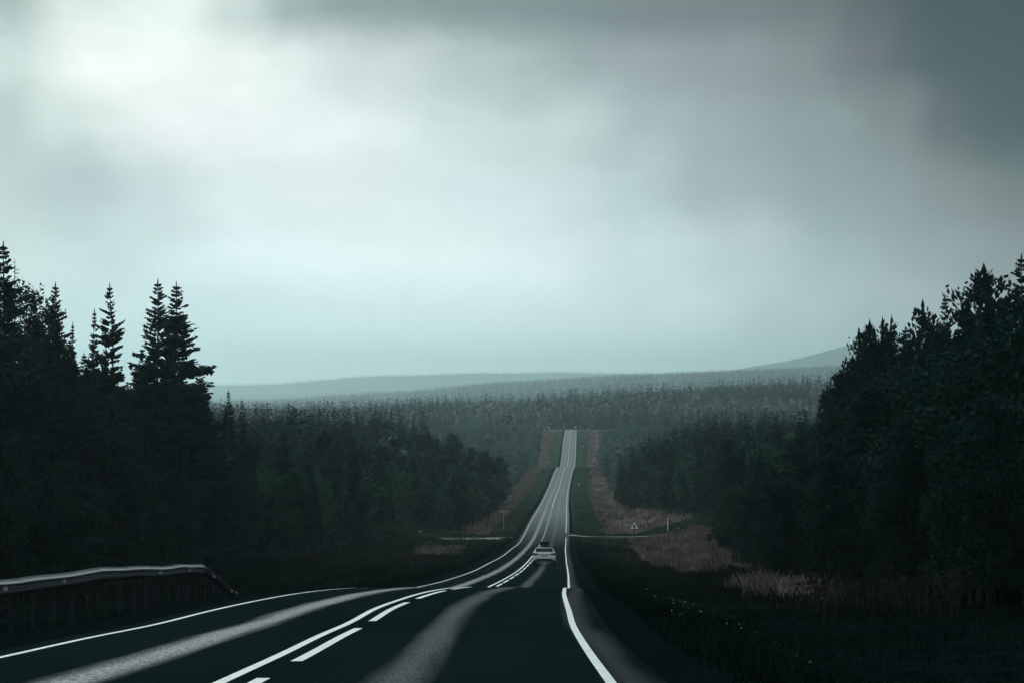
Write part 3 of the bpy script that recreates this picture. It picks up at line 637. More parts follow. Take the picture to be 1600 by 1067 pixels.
def grow(P, zone, cap):
    for x, d in P:
        if edge_l(d) < x < edge_r(d) and d < 1622: continue
        ex = min(abs(x-edge_l(d)), abs(x-edge_r(d))) if d < 1622 else 40
        if 385 < d < 404 and ex < 16: continue
        if 1603 < d < 1622: continue
        px = 800 + F*x/d; r = nr_.random(); left = x < edge_l(min(d, 1620))
        if zone == 'A':
            k = 'spruce' if r < (.66 if left else .55) else ('alder' if r < .93 or left else 'pine'); h = nr_.uniform(14, 21) if k != 'alder' else nr_.uniform(10, 16)
            if ex < 4: k, h = 'alder', nr_.uniform(4.5, 9)
            if not left and k == 'spruce' and ex < 5: k = 'alder'
        elif zone == 'B':
            front = ex < 16
            cl = float(hash_noise(np.array(x), np.array(d), 38)) + float(hash_noise(np.array(x+500), np.array(d), 14))*.5
            if front and not left and d < 1000: k = 'spruce' if r < .45 else ('alder' if r < .78 else 'leafy'); h = (nr_.uniform(11, 18) if k == 'spruce' else nr_.uniform(7.5, 12.5)) + ex*.15 - 4*(ex < 4)
            elif front and left and d < 720 and nr_.random() < (.22 if d < 520 else .5): k = 'spruce' if nr_.random() < .55 else 'alder'; h = nr_.uniform(8, 14) + .2*ex
            elif front: k = 'leafy' if r < .55 else ('alder' if r < .84 else ('pale' if r < .93 else 'spruce')); h = nr_.uniform(5, 9.5) + ex*.12
            else:
                k = 'spruce' if (cl > -.10 or r < .25) else ('leafy' if r < .75 else ('alder' if r < .93 else 'pale')); h = (nr_.uniform(15, 22) if d < 720 else nr_.uniform(10, 17)) if k == 'spruce' else nr_.uniform(8, 14)
            if d > 720: k = 'spruce' if (r < .12 or cl > .22) else 'pale'
            if d < 480 and k == 'pale': k = 'alder'
        else:
            cl = float(hash_noise(np.array(x), np.array(d), 70)) + float(hash_noise(np.array(x+900), np.array(d), 25))*.5
            k = 'spruce' if cl > .02 or r < .15 else ('pale' if r < .6 else 'leafy'); h = (nr_.uniform(15, 20) if nr_.random() < .3 else nr_.uniform(8, 13)) if k == 'spruce' else nr_.uniform(7, 12)
        z = float(ground(x, d)); lower = 0 if zone != 'B' or 760 < px < 955 else np.interp(d, [690, 800], [0, 16])
        if zone == 'B' and 470 < d < 700 and ex > 20 and nr_.random() < .7: k = 'spruce'; h = nr_.uniform(17, 23)
        lim = (625 - lower - np.interp(px, CAPX, cap) + nr_.normal()*2 - (abs(nr_.normal())*9 if zone == 'A' else (abs(nr_.normal())*5 if nr_.random() < .22 and k == 'spruce' else 15+abs(nr_.normal())*20)))/F*d - z if cap is not None else 99
        if lim < 2.2: continue
        if h > lim: h = lim*(1 if k == 'spruce' else nr_.uniform(.86, 1))
        trees.append((k, x, d, z, h, nr_.uniform(.82, 1.12), zone))
grow(scatter(85, 232, -.34, .34, 3.6), 'A', CAPA)
O = np.concatenate([scatter(45, 232, -.75, .75, 5.0), scatter(232, 520, -.55, .55, 8.0)]); U = np.abs(O[:, 0]/O[:, 1]); grow(O[U > np.where(O[:, 1] < 85, .24, np.where(O[:, 1] < 232, .345, .28))], 'A', CAPA)
grow(scatter(232, 700, -.27, .25, 4.4), 'B', CAPB)
grow(scatter(700, 1640, -.20, .20, 6.0), 'B', CAPB)
grow(scatter(1640, 2480, -.20, .20, 8.0), 'C', None)
# how large does each tree show? nearest first, each column remembers the highest row taken
order = sorted(range(len(trees)), key=lambda i: trees[i][2])
hor = np.full(1900, 1067.0); show = np.zeros(len(trees))
for i in order:
    k, x, d, z, h, wd, zn = trees[i]
    px = 800+F*x/d; hw = (2.2*wd if k == 'spruce' else 2.8*wd)*h/(18 if k == 'spruce' else 11)/d*F
    a, b = int(px-hw)+150, int(px+hw)+151
    if b < 150 or a > 1750: continue
    a = max(a, 0); b = min(b, 1900)
    if b <= a: continue
    top = 625-(z+h)/d*F; bot = 625-z/d*F; q = np.abs((np.arange(a, b)-150-px)/max(hw, 1)); tp = top + (bot-top)*(q if k == 'spruce' else q**2*.45)*.85
    vis = np.clip(np.minimum(hor[a:b], bot)-np.maximum(tp, 0), 0, None)
    inside = (np.arange(a, b) >= 150) & (np.arange(a, b) < 1750)
    show[i] = vis[inside].sum(); hor[a:b] = np.minimum(hor[a:b], tp + (bot-tp)*.12)
rank = sorted(range(len(trees)), key=lambda i: -show[i])
quota = {'spruce': 280, 'leafy': 280, 'pale': 240, 'alder': 280}; single = set()
for i in rank:
    k = trees[i][0]
    if show[i] > 25 and quota.get(k, 0) > 0: quota[k] -= 1; single.add(i)
KN = {'spruce': ('dark pointed spruce', 'spruce'), 'leafy': ('green leafy birch', 'birch'), 'pale': ('pale green bushy willow', 'willow'), 'alder': ('dark round-headed leafy tree', 'leafy tree'), 'pine': ('dark spiky pine', 'pine')}
def zone_words(x, d):
    s = 'left' if x < edge_l(min(d, 1620)) else 'right'
    if d < 130: return ('in the black wood behind the guardrail', 'behind the guardrail') if s == 'left' else ('in the black wood nearest the road on the right', 'in the near right wood')
    if d < 232: return ('low in the tall black wood left of the road', 'in the tall left wood') if s == 'left' else ('low in the tall black wood right of the road', 'in the tall right wood')
    if d < 395: return ('in the wood before the left side road', 'before the left side road') if s == 'left' else ('in the wood before the right side road', 'before the right side road')
    if d < 700: return ('in the valley wood beyond the left side road', 'beyond the left side road') if s == 'left' else ('in the valley wood beyond the right side road', 'beyond the right side road')
    if d < 1100: return (f'on the {s} of the road up the far slope', f'up the far slope, {s}')
    if d < 1640: return (f'on the {s} just below the far road summit', f'below the summit, {s}')
    return ('in the hazy wood behind the far road summit', 'behind the summit')
for i in sorted(single):
    k, x, d, z, h, wd, zn = trees[i]; a, b = zone_words(x, d); nm, cat = KN[k]
    sz = 'tall' if h > {'spruce': 16.5, 'leafy': 10.5, 'pale': 10, 'alder': 12, 'pine': 16}[k] else ('small' if h < {'spruce': 11, 'leafy': 7.5, 'pale': 7, 'alder': 8, 'pine': 10}[k] else '')
    wdn = 'slender' if wd < .92 else ('broad' if wd > 1.03 else ''); ex = min(abs(x-edge_l(d)), abs(x-edge_r(d)))
    rw_ = '' if d > 1622 else (' at the wood edge' if ex < 7 else (' behind the front row' if ex < 22 else ' deep in'))
    words = ' '.join(q for q in (sz, wdn, nm, a) if q); a2 = words + (rw_ if len((words+rw_).split()) <= 16 else '')
    plant(k, x, d, h, a2, cat, f'{cat}s {b}', wd, z=z, lod=HI if (d < 330 or k == 'pine') else MID)
# the rest of each wood: one object per wood, its trees instanced on points
def forest(name, protos, pts, label, cat):
    """pts rows: x, y, z, scale_xy, scale_z, rot, index"""
    pts = np.array(pts, float)
    me = bpy.data.meshes.new(name); me.vertices.add(len(pts)); me.vertices.foreach_set('co', pts[:, :3].astype(np.float32).ravel())
    for nm, typ, data in (('scl', 'FLOAT_VECTOR', pts[:, [3, 3, 4]]), ('rot', 'FLOAT_VECTOR', np.stack([0*pts[:, 5], 0*pts[:, 5], pts[:, 5]], -1))):
        at = me.attributes.new(nm, typ, 'POINT'); at.data.foreach_set('vector', data.astype(np.float32).ravel())
    at = me.attributes.new('idx', 'INT', 'POINT'); at.data.foreach_set('value', pts[:, 6].astype(np.int32))
    col = bpy.data.collections.new(name+'_sources')
    for j, group in enumerate(protos):
        T_ = bpy.data.meshes.new(f'{name}_source_{j:02d}')
        import bmesh
        bm = bmesh.new()
        mats = []
        for g in group:
            n0 = len(bm.faces); bm.from_mesh(g); bm.faces.ensure_lookup_table()
            m_ = g.materials[0]
            if m_ not in mats: mats.append(m_)
            for f in bm.faces[n0:]: f.material_index = mats.index(m_)
        bm.to_mesh(T_); bm.free()
        for m_ in mats: T_.materials.append(m_)
        col.objects.link(bpy.data.objects.new(f'{name}_source_{j:02d}', T_))
    o = bpy.data.objects.new(name, me); scene.collection.objects.link(o); tag(o, label, cat, None, 'stuff')
    ng = bpy.data.node_groups.new(name, 'GeometryNodeTree')
    ng.interface.new_socket('Geometry', in_out='INPUT', socket_type='NodeSocketGeometry'); ng.interface.new_socket('Geometry', in_out='OUTPUT', socket_type='NodeSocketGeometry')
    gi = ng.nodes.new('NodeGroupInput'); gout = ng.nodes.new('NodeGroupOutput'); ci = ng.nodes.new('GeometryNodeCollectionInfo')
    ci.inputs['Collection'].default_value = col; ci.inputs['Separate Children'].default_value = True; ci.inputs['Reset Children'].default_value = True
    ip = ng.nodes.new('GeometryNodeInstanceOnPoints'); ip.inputs['Pick Instance'].default_value = True
    def attr(n_, ty):
        a = ng.nodes.new('GeometryNodeInputNamedAttribute'); a.data_type = ty; a.inputs['Name'].default_value = n_; return a.outputs[0]
    L = ng.links.new
    L(gi.outputs[0], ip.inputs['Points']); L(ci.outputs[0], ip.inputs['Instance']); L(attr('idx', 'INT'), ip.inputs['Instance Index'])
    e2r = ng.nodes.new('FunctionNodeEulerToRotation'); L(attr('rot', 'FLOAT_VECTOR'), e2r.inputs[0]); L(e2r.outputs[0], ip.inputs['Rotation'])
    L(attr('scl', 'FLOAT_VECTOR'), ip.inputs['Scale']); L(ip.outputs[0], gout.inputs[0])
    md = o.modifiers.new('scatter', 'NODES'); md.node_group = ng
    return o
FL = {'spruce': ('spruce_forest', 'mass of further spruces filling the woods on both sides', 'spruce wood'),
      'leafy': ('birch_forest', 'mass of further green birches between the spruces', 'birch wood'),
      'pale': ('willow_forest', 'mass of further pale bushy trees in the hazy woods', 'willow wood'),
      'alder': ('alder_forest', 'mass of further dark leafy trees deep in the woods', 'alder wood'),
      'pine': None}
for kind in ('spruce', 'leafy', 'pale', 'alder'):
    pr = MID[kind]; P = []
    for i, tr in enumerate(trees):
        if i in single or (tr[0] != kind and not (kind == 'spruce' and tr[0] == 'pine')): continue
        if tr[2] > 1640: continue
        k, x, d, z, h, wd, zn = tr; j = rnd.randrange(len(pr)); s = h/pr[j][0]
        P.append((x, d, z, s*wd, s, rnd.uniform(0, 6.28), j))
    nm, lb, ct = FL[kind]; forest(nm, [(c_, t_) for _, c_, t_ in pr], P, lb, ct)
P = []
for i, (k, x, d, z, h, wd, zn) in enumerate(trees):
    if d <= 1640 or i in single: continue
    j = rnd.randrange(3) if k == 'spruce' else (5 if k == 'pale' else 3+rnd.randrange(2)); s = h/(15 if k == 'spruce' else 11)
    P.append((x, d, z, s*wd, s, rnd.uniform(0, 6.28), j))
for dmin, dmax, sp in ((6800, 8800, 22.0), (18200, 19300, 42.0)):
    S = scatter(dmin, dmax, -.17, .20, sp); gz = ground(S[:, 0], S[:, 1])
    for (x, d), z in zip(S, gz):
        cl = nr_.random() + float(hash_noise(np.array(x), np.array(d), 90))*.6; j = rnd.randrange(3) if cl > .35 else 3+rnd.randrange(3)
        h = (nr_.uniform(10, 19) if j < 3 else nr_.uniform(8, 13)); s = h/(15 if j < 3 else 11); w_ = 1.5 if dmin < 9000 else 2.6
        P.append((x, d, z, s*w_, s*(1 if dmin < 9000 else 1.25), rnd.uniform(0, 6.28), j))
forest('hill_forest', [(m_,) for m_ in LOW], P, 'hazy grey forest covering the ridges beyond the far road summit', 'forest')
print('trees', len(trees), 'single', len(single), 'far', len(P))

# ------------------------------------------------------------------ grasses
def blades(name, regions, m, label, cat, seed):
    r2 = np.random.default_rng(seed); Q = []
    for inside, n, x0, x1, d0, d1, h0, h1, wdt in regions:
        X = r2.uniform(x0, x1, n); D = r2.uniform(d0, d1, n); k = inside(X, D); X, D = X[k], D[k]; n_ = len(X)
        Z = ground(X, D); h = r2.uniform(h0, h1, n_)*(1+hash_noise(X, D, 2.5)*.9); a = r2.uniform(0, 6.28, n_)
        s_ = np.stack([np.cos(a), np.sin(a), 0*a], -1)*(wdt*r2.uniform(.6, 1.4, n_))[:, None]
        ln = np.stack([r2.normal(size=n_), r2.normal(size=n_), 0*a], -1)*(h*.22)[:, None]
        P = np.stack([X, D, Z-.03], -1); up = np.stack([0*h, 0*h, h], -1)
        Q.append(np.stack([P-s_*.5, P+s_*.5, P+up*.6+ln*.4+s_*.55, P+up+ln], 1))
    T_ = TM(); T_.quads(np.concatenate(Q)); me = T_.mesh(name, [m])
    o = bpy.data.objects.new(name, me); scene.collection.objects.link(o); return tag(o, label, cat, None, 'stuff')
def poly_in(pts):      # polygon given in the valley floor's own metres (x, distance)
    pts = np.array(pts, float)
    def f(X, D):
        c_ = np.zeros(len(X), bool); j = len(pts)-1
        Xn = X + hash_noise(X, D, 4)*2.0; Dn = D + hash_noise(X+77, D, 9)*12
        for i in range(len(pts)):
            a, b = pts[i], pts[j]; cond = ((a[1] > Dn) != (b[1] > Dn)); xx = (b[0]-a[0])*(Dn-a[1])/(b[1]-a[1]+1e-9)+a[0]
            c_ ^= cond & (Xn < xx); j = i
        return c_
    return f
M['reed'] = mat('dry_reed', (.075, .066, .060), .9, .0, var=.55, scale=.45, col2=(.29, .24, .212))
M['grass'] = mat('dark_grass', (.0025, .008, .008), .95, .0, var=.4, scale=.7, col2=(.007, .020, .016))
M['lush'] = mat('lush_grass', (.014, .038, .024), .9, .0, var=.4, scale=.5, col2=(.042, .085, .048))
dryA = poly_in([(14, 235), (16.5, 300), (18, 372), (31, 384), (31, 350), (26.5, 312), (25, 290), (21.5, 240), (17.5, 205), (15.0, 205)])
dryB = poly_in([(13.6, 152), (16.8, 160), (16.4, 138), (16.9, 116), (14.0, 110), (12.0, 128)])
dryC = poly_in([(-12, 305), (-13, 345), (-7, 350), (-6.5, 315)])
rs = lambda X, D: X-(xL(D)+xR(D))/2
strip = lambda X, D: (hash_noise(X, D, 8)+hash_noise(X, D*.4, 3)*.6 > -.12) & ((rs(X, D) > 10.5) & (X < edge_r(D)-.5)) | ((rs(X, D) < -10) & (X > edge_l(D)+.5))
blades('dry_reeds', [(dryA, 60000, 10, 33, 165, 392, .5, 1.15, .06), (dryB, 9000, 10, 22, 100, 170, .5, 1.1, .035), (dryC, 9000, -15, -3, 295, 360, .4, .8, .06),
                     (strip, 45000, -10, 45, 415, 1000, .4, .9, .16), (strip, 22000, 5, 60, 1000, 1600, .4, .9, .30)], M['reed'], 'pinkish brown dry reeds and grass along the wood edges', 'reeds', 3)
vg_ = lambda X, D: (np.abs(rs(X, D)) > 4.85) & (X < edge_r(D)+1) & (X > edge_l(D)-1)
blades('verge_grass', [(lambda X, D: (np.abs(rs(X, D)) > 4.75) & (X < 22) & (X > -24) & ((D > 25)), 150000, -24, 22, 22, 110, .07, .24, .014),
                       (vg_, 60000, -24, 20, 110, 240, .2, .6, .04), (vg_, 40000, -22, 32, 240, 385, .2, .6, .06)], M['grass'], 'dark rough grass on the verges near the camera', 'grass', 4)
blades('lush_grass', [(lambda X, D: (np.abs(rs(X, D)) > 5.2) & (np.abs(rs(X, D)) < 10.5), 40000, -8, 42, 405, 1100, .2, .5, .14),
                      (lambda X, D: (np.abs(rs(X, D)) > 5.4) & (X < 36) & (X > -22), 16000, -22, 36, 372, 388, .3, .7, .07),
                      (lambda X, D: (np.abs(rs(X, D)) > 5.4) & (X < 36) & (X > -22), 14000, -22, 36, 403, 416, .3, .7, .07)], M['lush'], 'green grass strips beside the road beyond the crossroads', 'grass', 5)
# tall stalks in front of the near right wood
def stalks():
    T_ = TM(); r2 = np.random.default_rng(9)
    for i in range(150):
        d = r2.uniform(62, 118); x = r2.uniform(.118, .19)*d + r2.normal()*.3; z = float(ground(x, d)); h = r2.uniform(.7, 1.5)
        cone_tube(T_, (x, d, z-.05), (x+r2.normal()*.08, d, z+h), .018, .008, 3)
        k = 5; P = np.array([x, d, z+h*.85])+r2.normal(size=(k, 3))*[.05, .05, .13]; s_ = r2.normal(size=(k, 3))*.06
        T_.quads(np.stack([P-s_, P-[0, 0, .07], P+s_, P+[0, 0, .09]], 1))
    me = T_.mesh('willowherb_stalks', [mat('dry_stalk', (.022, .022, .018), .9, .05, var=.4)])
    o = bpy.data.objects.new('willowherb_stalks', me); scene.collection.objects.link(o); tag(o, 'dead upright weed stalks before the near right wood', 'weeds', None, 'stuff')
stalks()
def herbs():
    r2 = np.random.default_rng(12); g = TM(); fl = TM()
    for cx_, d_, n, nf in ((1003, 90, 40, 0), (1052, 68, 50, 3), (1073, 65, 45, 1), (1110, 56, 90, 1), (1052, 54, 6, 1), (1075, 47, 8, 2), (1152, 50, 20, 2), (1180, 36, 30, 0)):
        for i in range(n):
            d = d_+r2.normal()*1.6; x = (cx_-800)/F*d_ + r2.normal()*.5; z = float(ground(x, d))
            P = np.array([x, d, z+r2.uniform(.08, .35)]); a = r2.normal(size=3)*.018; b = np.array([r2.normal(), r2.normal(), .6])*.014
            g.quads(np.array([[P-a, P-b, P+a, P+b]]))
            if i < nf:
                P = P+[r2.normal()*.2, 0, .1]; a = np.array([.014, 0, .006]); b = np.array([0, .012, .014]); fl.quads(np.array([[P-a, P-b, P+a, P+b]]))
    for tm_, nm, m_, lb in ((g, 'herb_leaves', M['herb'], 'low green herbs on the dark right verge'), (fl, 'white_flowers', M['flower'], 'tiny white flowers on the dark right verge')):
        o = bpy.data.objects.new(nm, tm_.mesh(nm, [m_])); scene.collection.objects.link(o); tag(o, lb, 'herbs' if nm[0] == 'h' else 'flowers', None, 'stuff')
herbs()

# ------------------------------------------------------------------ guardrail on the left
def guardrail():
    d0 = 26.0; base = Vector((-8.35, d0, float(zr(d0)))); root = empty('guardrail', base)
    tag(root, 'galvanised steel guardrail with a bent-down end beside the left lane', 'guardrail')
    prof = [(0, .0), (.012, .035), (.075, .075), (.080, .11), (.015, .145), (.010, .165), (.075, .20), (.080, .235), (.012, .275), (0, .31)]   # (towards the road, height)
    def pt(d):
        x = np.interp(d, [20, 40, 70, 79.5], [-8.35, -8.5, -8.95, -9.05]); z = float(zr(d)) + .45
        z += (.010*math.sin(d*.9) + .022*math.sin(d*.37+1))*(d < 66)
        if d > 70: z = float(zr(70))+.45 - (d-70)*.0775 - .78*min(1, ((d-70)/9.0))**1.1
        return Vector((x, d, z))
    splits = [26, 30, 34, 38, 42, 46.3, 50.6, 54.9, 59.2, 63.5, 67.8, 70.1, 73.2, 76.3, 79.4]
    for a, b in zip(splits, splits[1:]):
        mb = MB(); ds = np.linspace(a, b+.10, 7); vs = []; n = len(prof)
        tilt = rnd.uniform(-.007, .007)
        for q, dd in enumerate(ds):
            P = pt(dd) - base
            f = 1.0 if dd < 70 else 1.0
            for k, (o_, h_) in enumerate(prof): vs.append((P.x+o_+.004*(q == 6), P.y, P.z+h_*f+tilt*(q-3)/3))
            for k, (o_, h_) in enumerate(prof): vs.append((P.x+o_-.006+.004*(q == 6), P.y, P.z+h_*f+tilt*(q-3)/3))
        fs = []
        for q in range(6):
            for k in range(n-1):
                i = q*2*n+k; fs.append((i, i+1, i+2*n+1, i+2*n)); j = i+n; fs.append((j, j+2*n, j+2*n+1, j+1))
            t_ = q*2*n+n-1; fs.append((t_, t_+n, t_+3*n, t_+2*n)); b_ = q*2*n; fs.append((b_, b_+2*n, b_+3*n, b_+n))
        mb.add(vs, fs); mb.build('rail', M['galv'], root)
    for d in np.arange(27, 78.5, 2.15):
        P = pt(d) - base; g = float(ground(P.x+base.x-.15, d)) - base.z - .4
        mb = MB(); zt = P.z+.27
        # C-section post with a spacer block
        mb.box(P.x-.20, P.x-.13, d-base.y-.05, d-base.y-.042, g, zt); mb.box(P.x-.20, P.x-.192, d-base.y-.042, d-base.y+.042, g, zt); mb.box(P.x-.20, P.x-.13, d-base.y+.042, d-base.y+.05, g, zt)
        po = mb.build('post', M['post_steel'], root)
        sb = MB(); sb.box(P.x-.13, P.x-.004, d-base.y-.03, d-base.y+.03, P.z+.05, P.z+.25); sb.build('spacer', M['post_steel'], po)
    for d in (40.4, 46.2, 60.3, 66.5, 72.5, 77.5):
        P = pt(d) - base; mb = MB(); y = d-base.y
        # D-shaped reflector standing out of the rail's valley, facing the traffic
        pl = [(P.x+.012, P.z+.115)] + [(P.x+.012+.085*math.cos(a), P.z+.155+.055*math.sin(a)) for a in np.linspace(-1.3, 1.3, 7)] + [(P.x+.012, P.z+.20)]
        mb.prism(pl, y-.004, y+.004); mb.build('reflector', M['refl'], root)
guardrail()

# ------------------------------------------------------------------ signs and posts
def at(px, py, d): return ((px-800)/F*d, d, (625-py)/F*d)
def warning_sign():
    x, d, z = at(991, 828, 300); g = float(ground(x, d)); root = empty('warning_sign', (x, d, g))
    tag(root, 'white triangular crossroads warning sign with black symbol on a dark post', 'road sign')
    H = z-g+.12; s = 1.34; cz = H+s*.29
    def tri(s_, zc): return [(-s_/2, zc-s_*.289), (s_/2, zc-s_*.289), (0, zc+s_*.577)]
    mb = MB(); mb.tube([(0, .06, -.3), (0, .06, cz+s*.3)], .04, 8); mb.build('post', M['post_steel'], root)
    b = MB(); b.prism(tri(s, cz), -.02, .01); pan = b.build('panel', M['red'], root)
    b = MB(); b.prism(tri(s*.80, cz), -.026, -.021); b.build('face', M['white'], pan)
    b = MB(); b.prism([(-.075, cz-s*.20), (.075, cz-s*.20), (.075, cz+s*.06), (.13, cz+s*.06), (0, cz+s*.22), (-.13, cz+s*.06), (-.075, cz+s*.06)], -.032, -.027)
    b.box(-.22, -.076, -.032, -.027, cz-s*.03, cz+s*.015); b.box(.076, .22, -.032, -.027, cz-s*.03, cz+s*.015); b.build('symbol', M['black'], pan)
warning_sign()
def post(px, ytop, ybot, d, r, m, label, name='marker_post', cat='post', capm=None):
    x, _, zt = at(px, ytop, d); zb = (625-ybot)/F*d; g = float(ground(x, d)); root = empty(name, (x, d, g)); tag(root, label, cat)
    top = zt-g
    mb = MB(); mb.tube([(0, 0, -.2), (0, 0, top-.02), (0, 0, top)], [r, r, r*.7], 10); mb.build('pole', m, root, smooth=False)
    if capm: mb = MB(); mb.box(-r*1.25, r*1.25, -r*1.25, r*1.25, top-.35, top-.15); mb.build('band', capm, root)
    return root, top
post(1043, 808, 831, 404, .10, M['white'], 'white pipe post standing beyond the right side road', capm=M['sign_grey'])
post(651, 817, 842, 396, .06, M['post_steel'], 'thin grey pole at the far left end of the side road')
post(722, 815, 832, 412, .06, M['post_steel'], 'left one of two thin grey poles beside the left side road')
post(727.5, 814, 832, 412, .06, M['post_steel'], 'right one of two thin grey poles beside the left side road')
def small_marker(px, py, d, label, size=.28, facem=None):
    x, _, z = at(px, py, d); g = float(ground(x, d)); root = empty('small_sign', (x, d, g)); tag(root, label, 'sign'); h = max(z-g, size)
    mb = MB(); mb.tube([(0, .03, -.2), (0, .03, h+size*.3)], .03+size*.03, 6); mb.build('post', M['post_steel'], root)
    mb = MB(); n = 14; mb.prism([(size/2*math.cos(2*math.pi*k/n), h+size/2*math.sin(2*math.pi*k/n)) for k in range(n)], -.02, .0); mb.build('plate', facem or M['white'], root)
small_marker(1060, 825, 404, 'tiny white round marker right of the white pipe post', .26)
small_marker(657, 829, 398, 'tiny white round marker beside the thin pole on the left', .26)
small_marker(858, 668, 1618, 'white round sign at the left end of the far summit road', 1.05)
small_marker(899, 667, 1618, 'white round sign right where the main road meets the summit road', 1.25)
small_marker(918.5, 668.5, 1618, 'white round sign at the right end of the far summit road', .95)
small_marker(904.5, 756, 880, 'small white marker in the green verge halfway up the far slope', .55)
def board(px, py, d, w_, h_, label, name='direction_sign', cat='road sign', both=False):
    x, _, z = at(px, py, d); g = float(ground(x, d)); root = empty(name, (x, d, g), R(4)); tag(root, label, cat); H = z-g
    mb = MB(); mb.tube([(0, .05, -.2), (0, .05, H+h_*.3)], .065, 8); mb.build('post', M['sign_grey'], root)
    mb = MB(); mb.box(-w_/2, w_/2, -.03, .0, H-h_/2, H+h_/2); bo = mb.build('board', M['sign_grey'], root, bevel=.01)
    mb = MB(); mb.box(-w_/2+.05, w_/2-.05, -.037, -.032, H-h_/2+.04, H+h_/2-.04); mb.build('face', M['white'] if both else M['plate'], bo)
board(787, 798, 452, 1.75, .26, 'narrow grey sign board on a pole left of the road beyond the crossroads')
board(904, 686.5, 1450, 2.2, .9, 'pale sign board right of the road just below the summit', both=True)
post(911, 695.5, 701, 1370, .22, M['white'], 'white post in the brown grass below the summit on the right', 'marker_post', 'post')
def rock():
    x, d = (780-800)/F*385, 385; r2 = np.random.default_rng(2); mb = MB(); vs = []; n = 12
    for i, (f, rr) in enumerate([(0, 1), (.35, .95), (.7, .7), (.95, .3)]):
        for k in range(n): a = 6.283*k/n; q = rr*(1+r2.normal()*.07); vs.append((.42*q*math.cos(a), .3*q*math.sin(a), f*.5))
    fs = [(i*n+k, i*n+(k+1) % n, (i+1)*n+(k+1) % n, (i+1)*n+k) for i in range(3) for k in range(n)] + [tuple(3*n+k for k in range(n))]
    mb.add(vs, fs); o = mb.build('boulder', M['stone'], None, (x, d, float(ground(x, d))+.1), smooth=True); tag(o, 'pale boulder beside the mouth of the left side road', 'boulder')
rock()

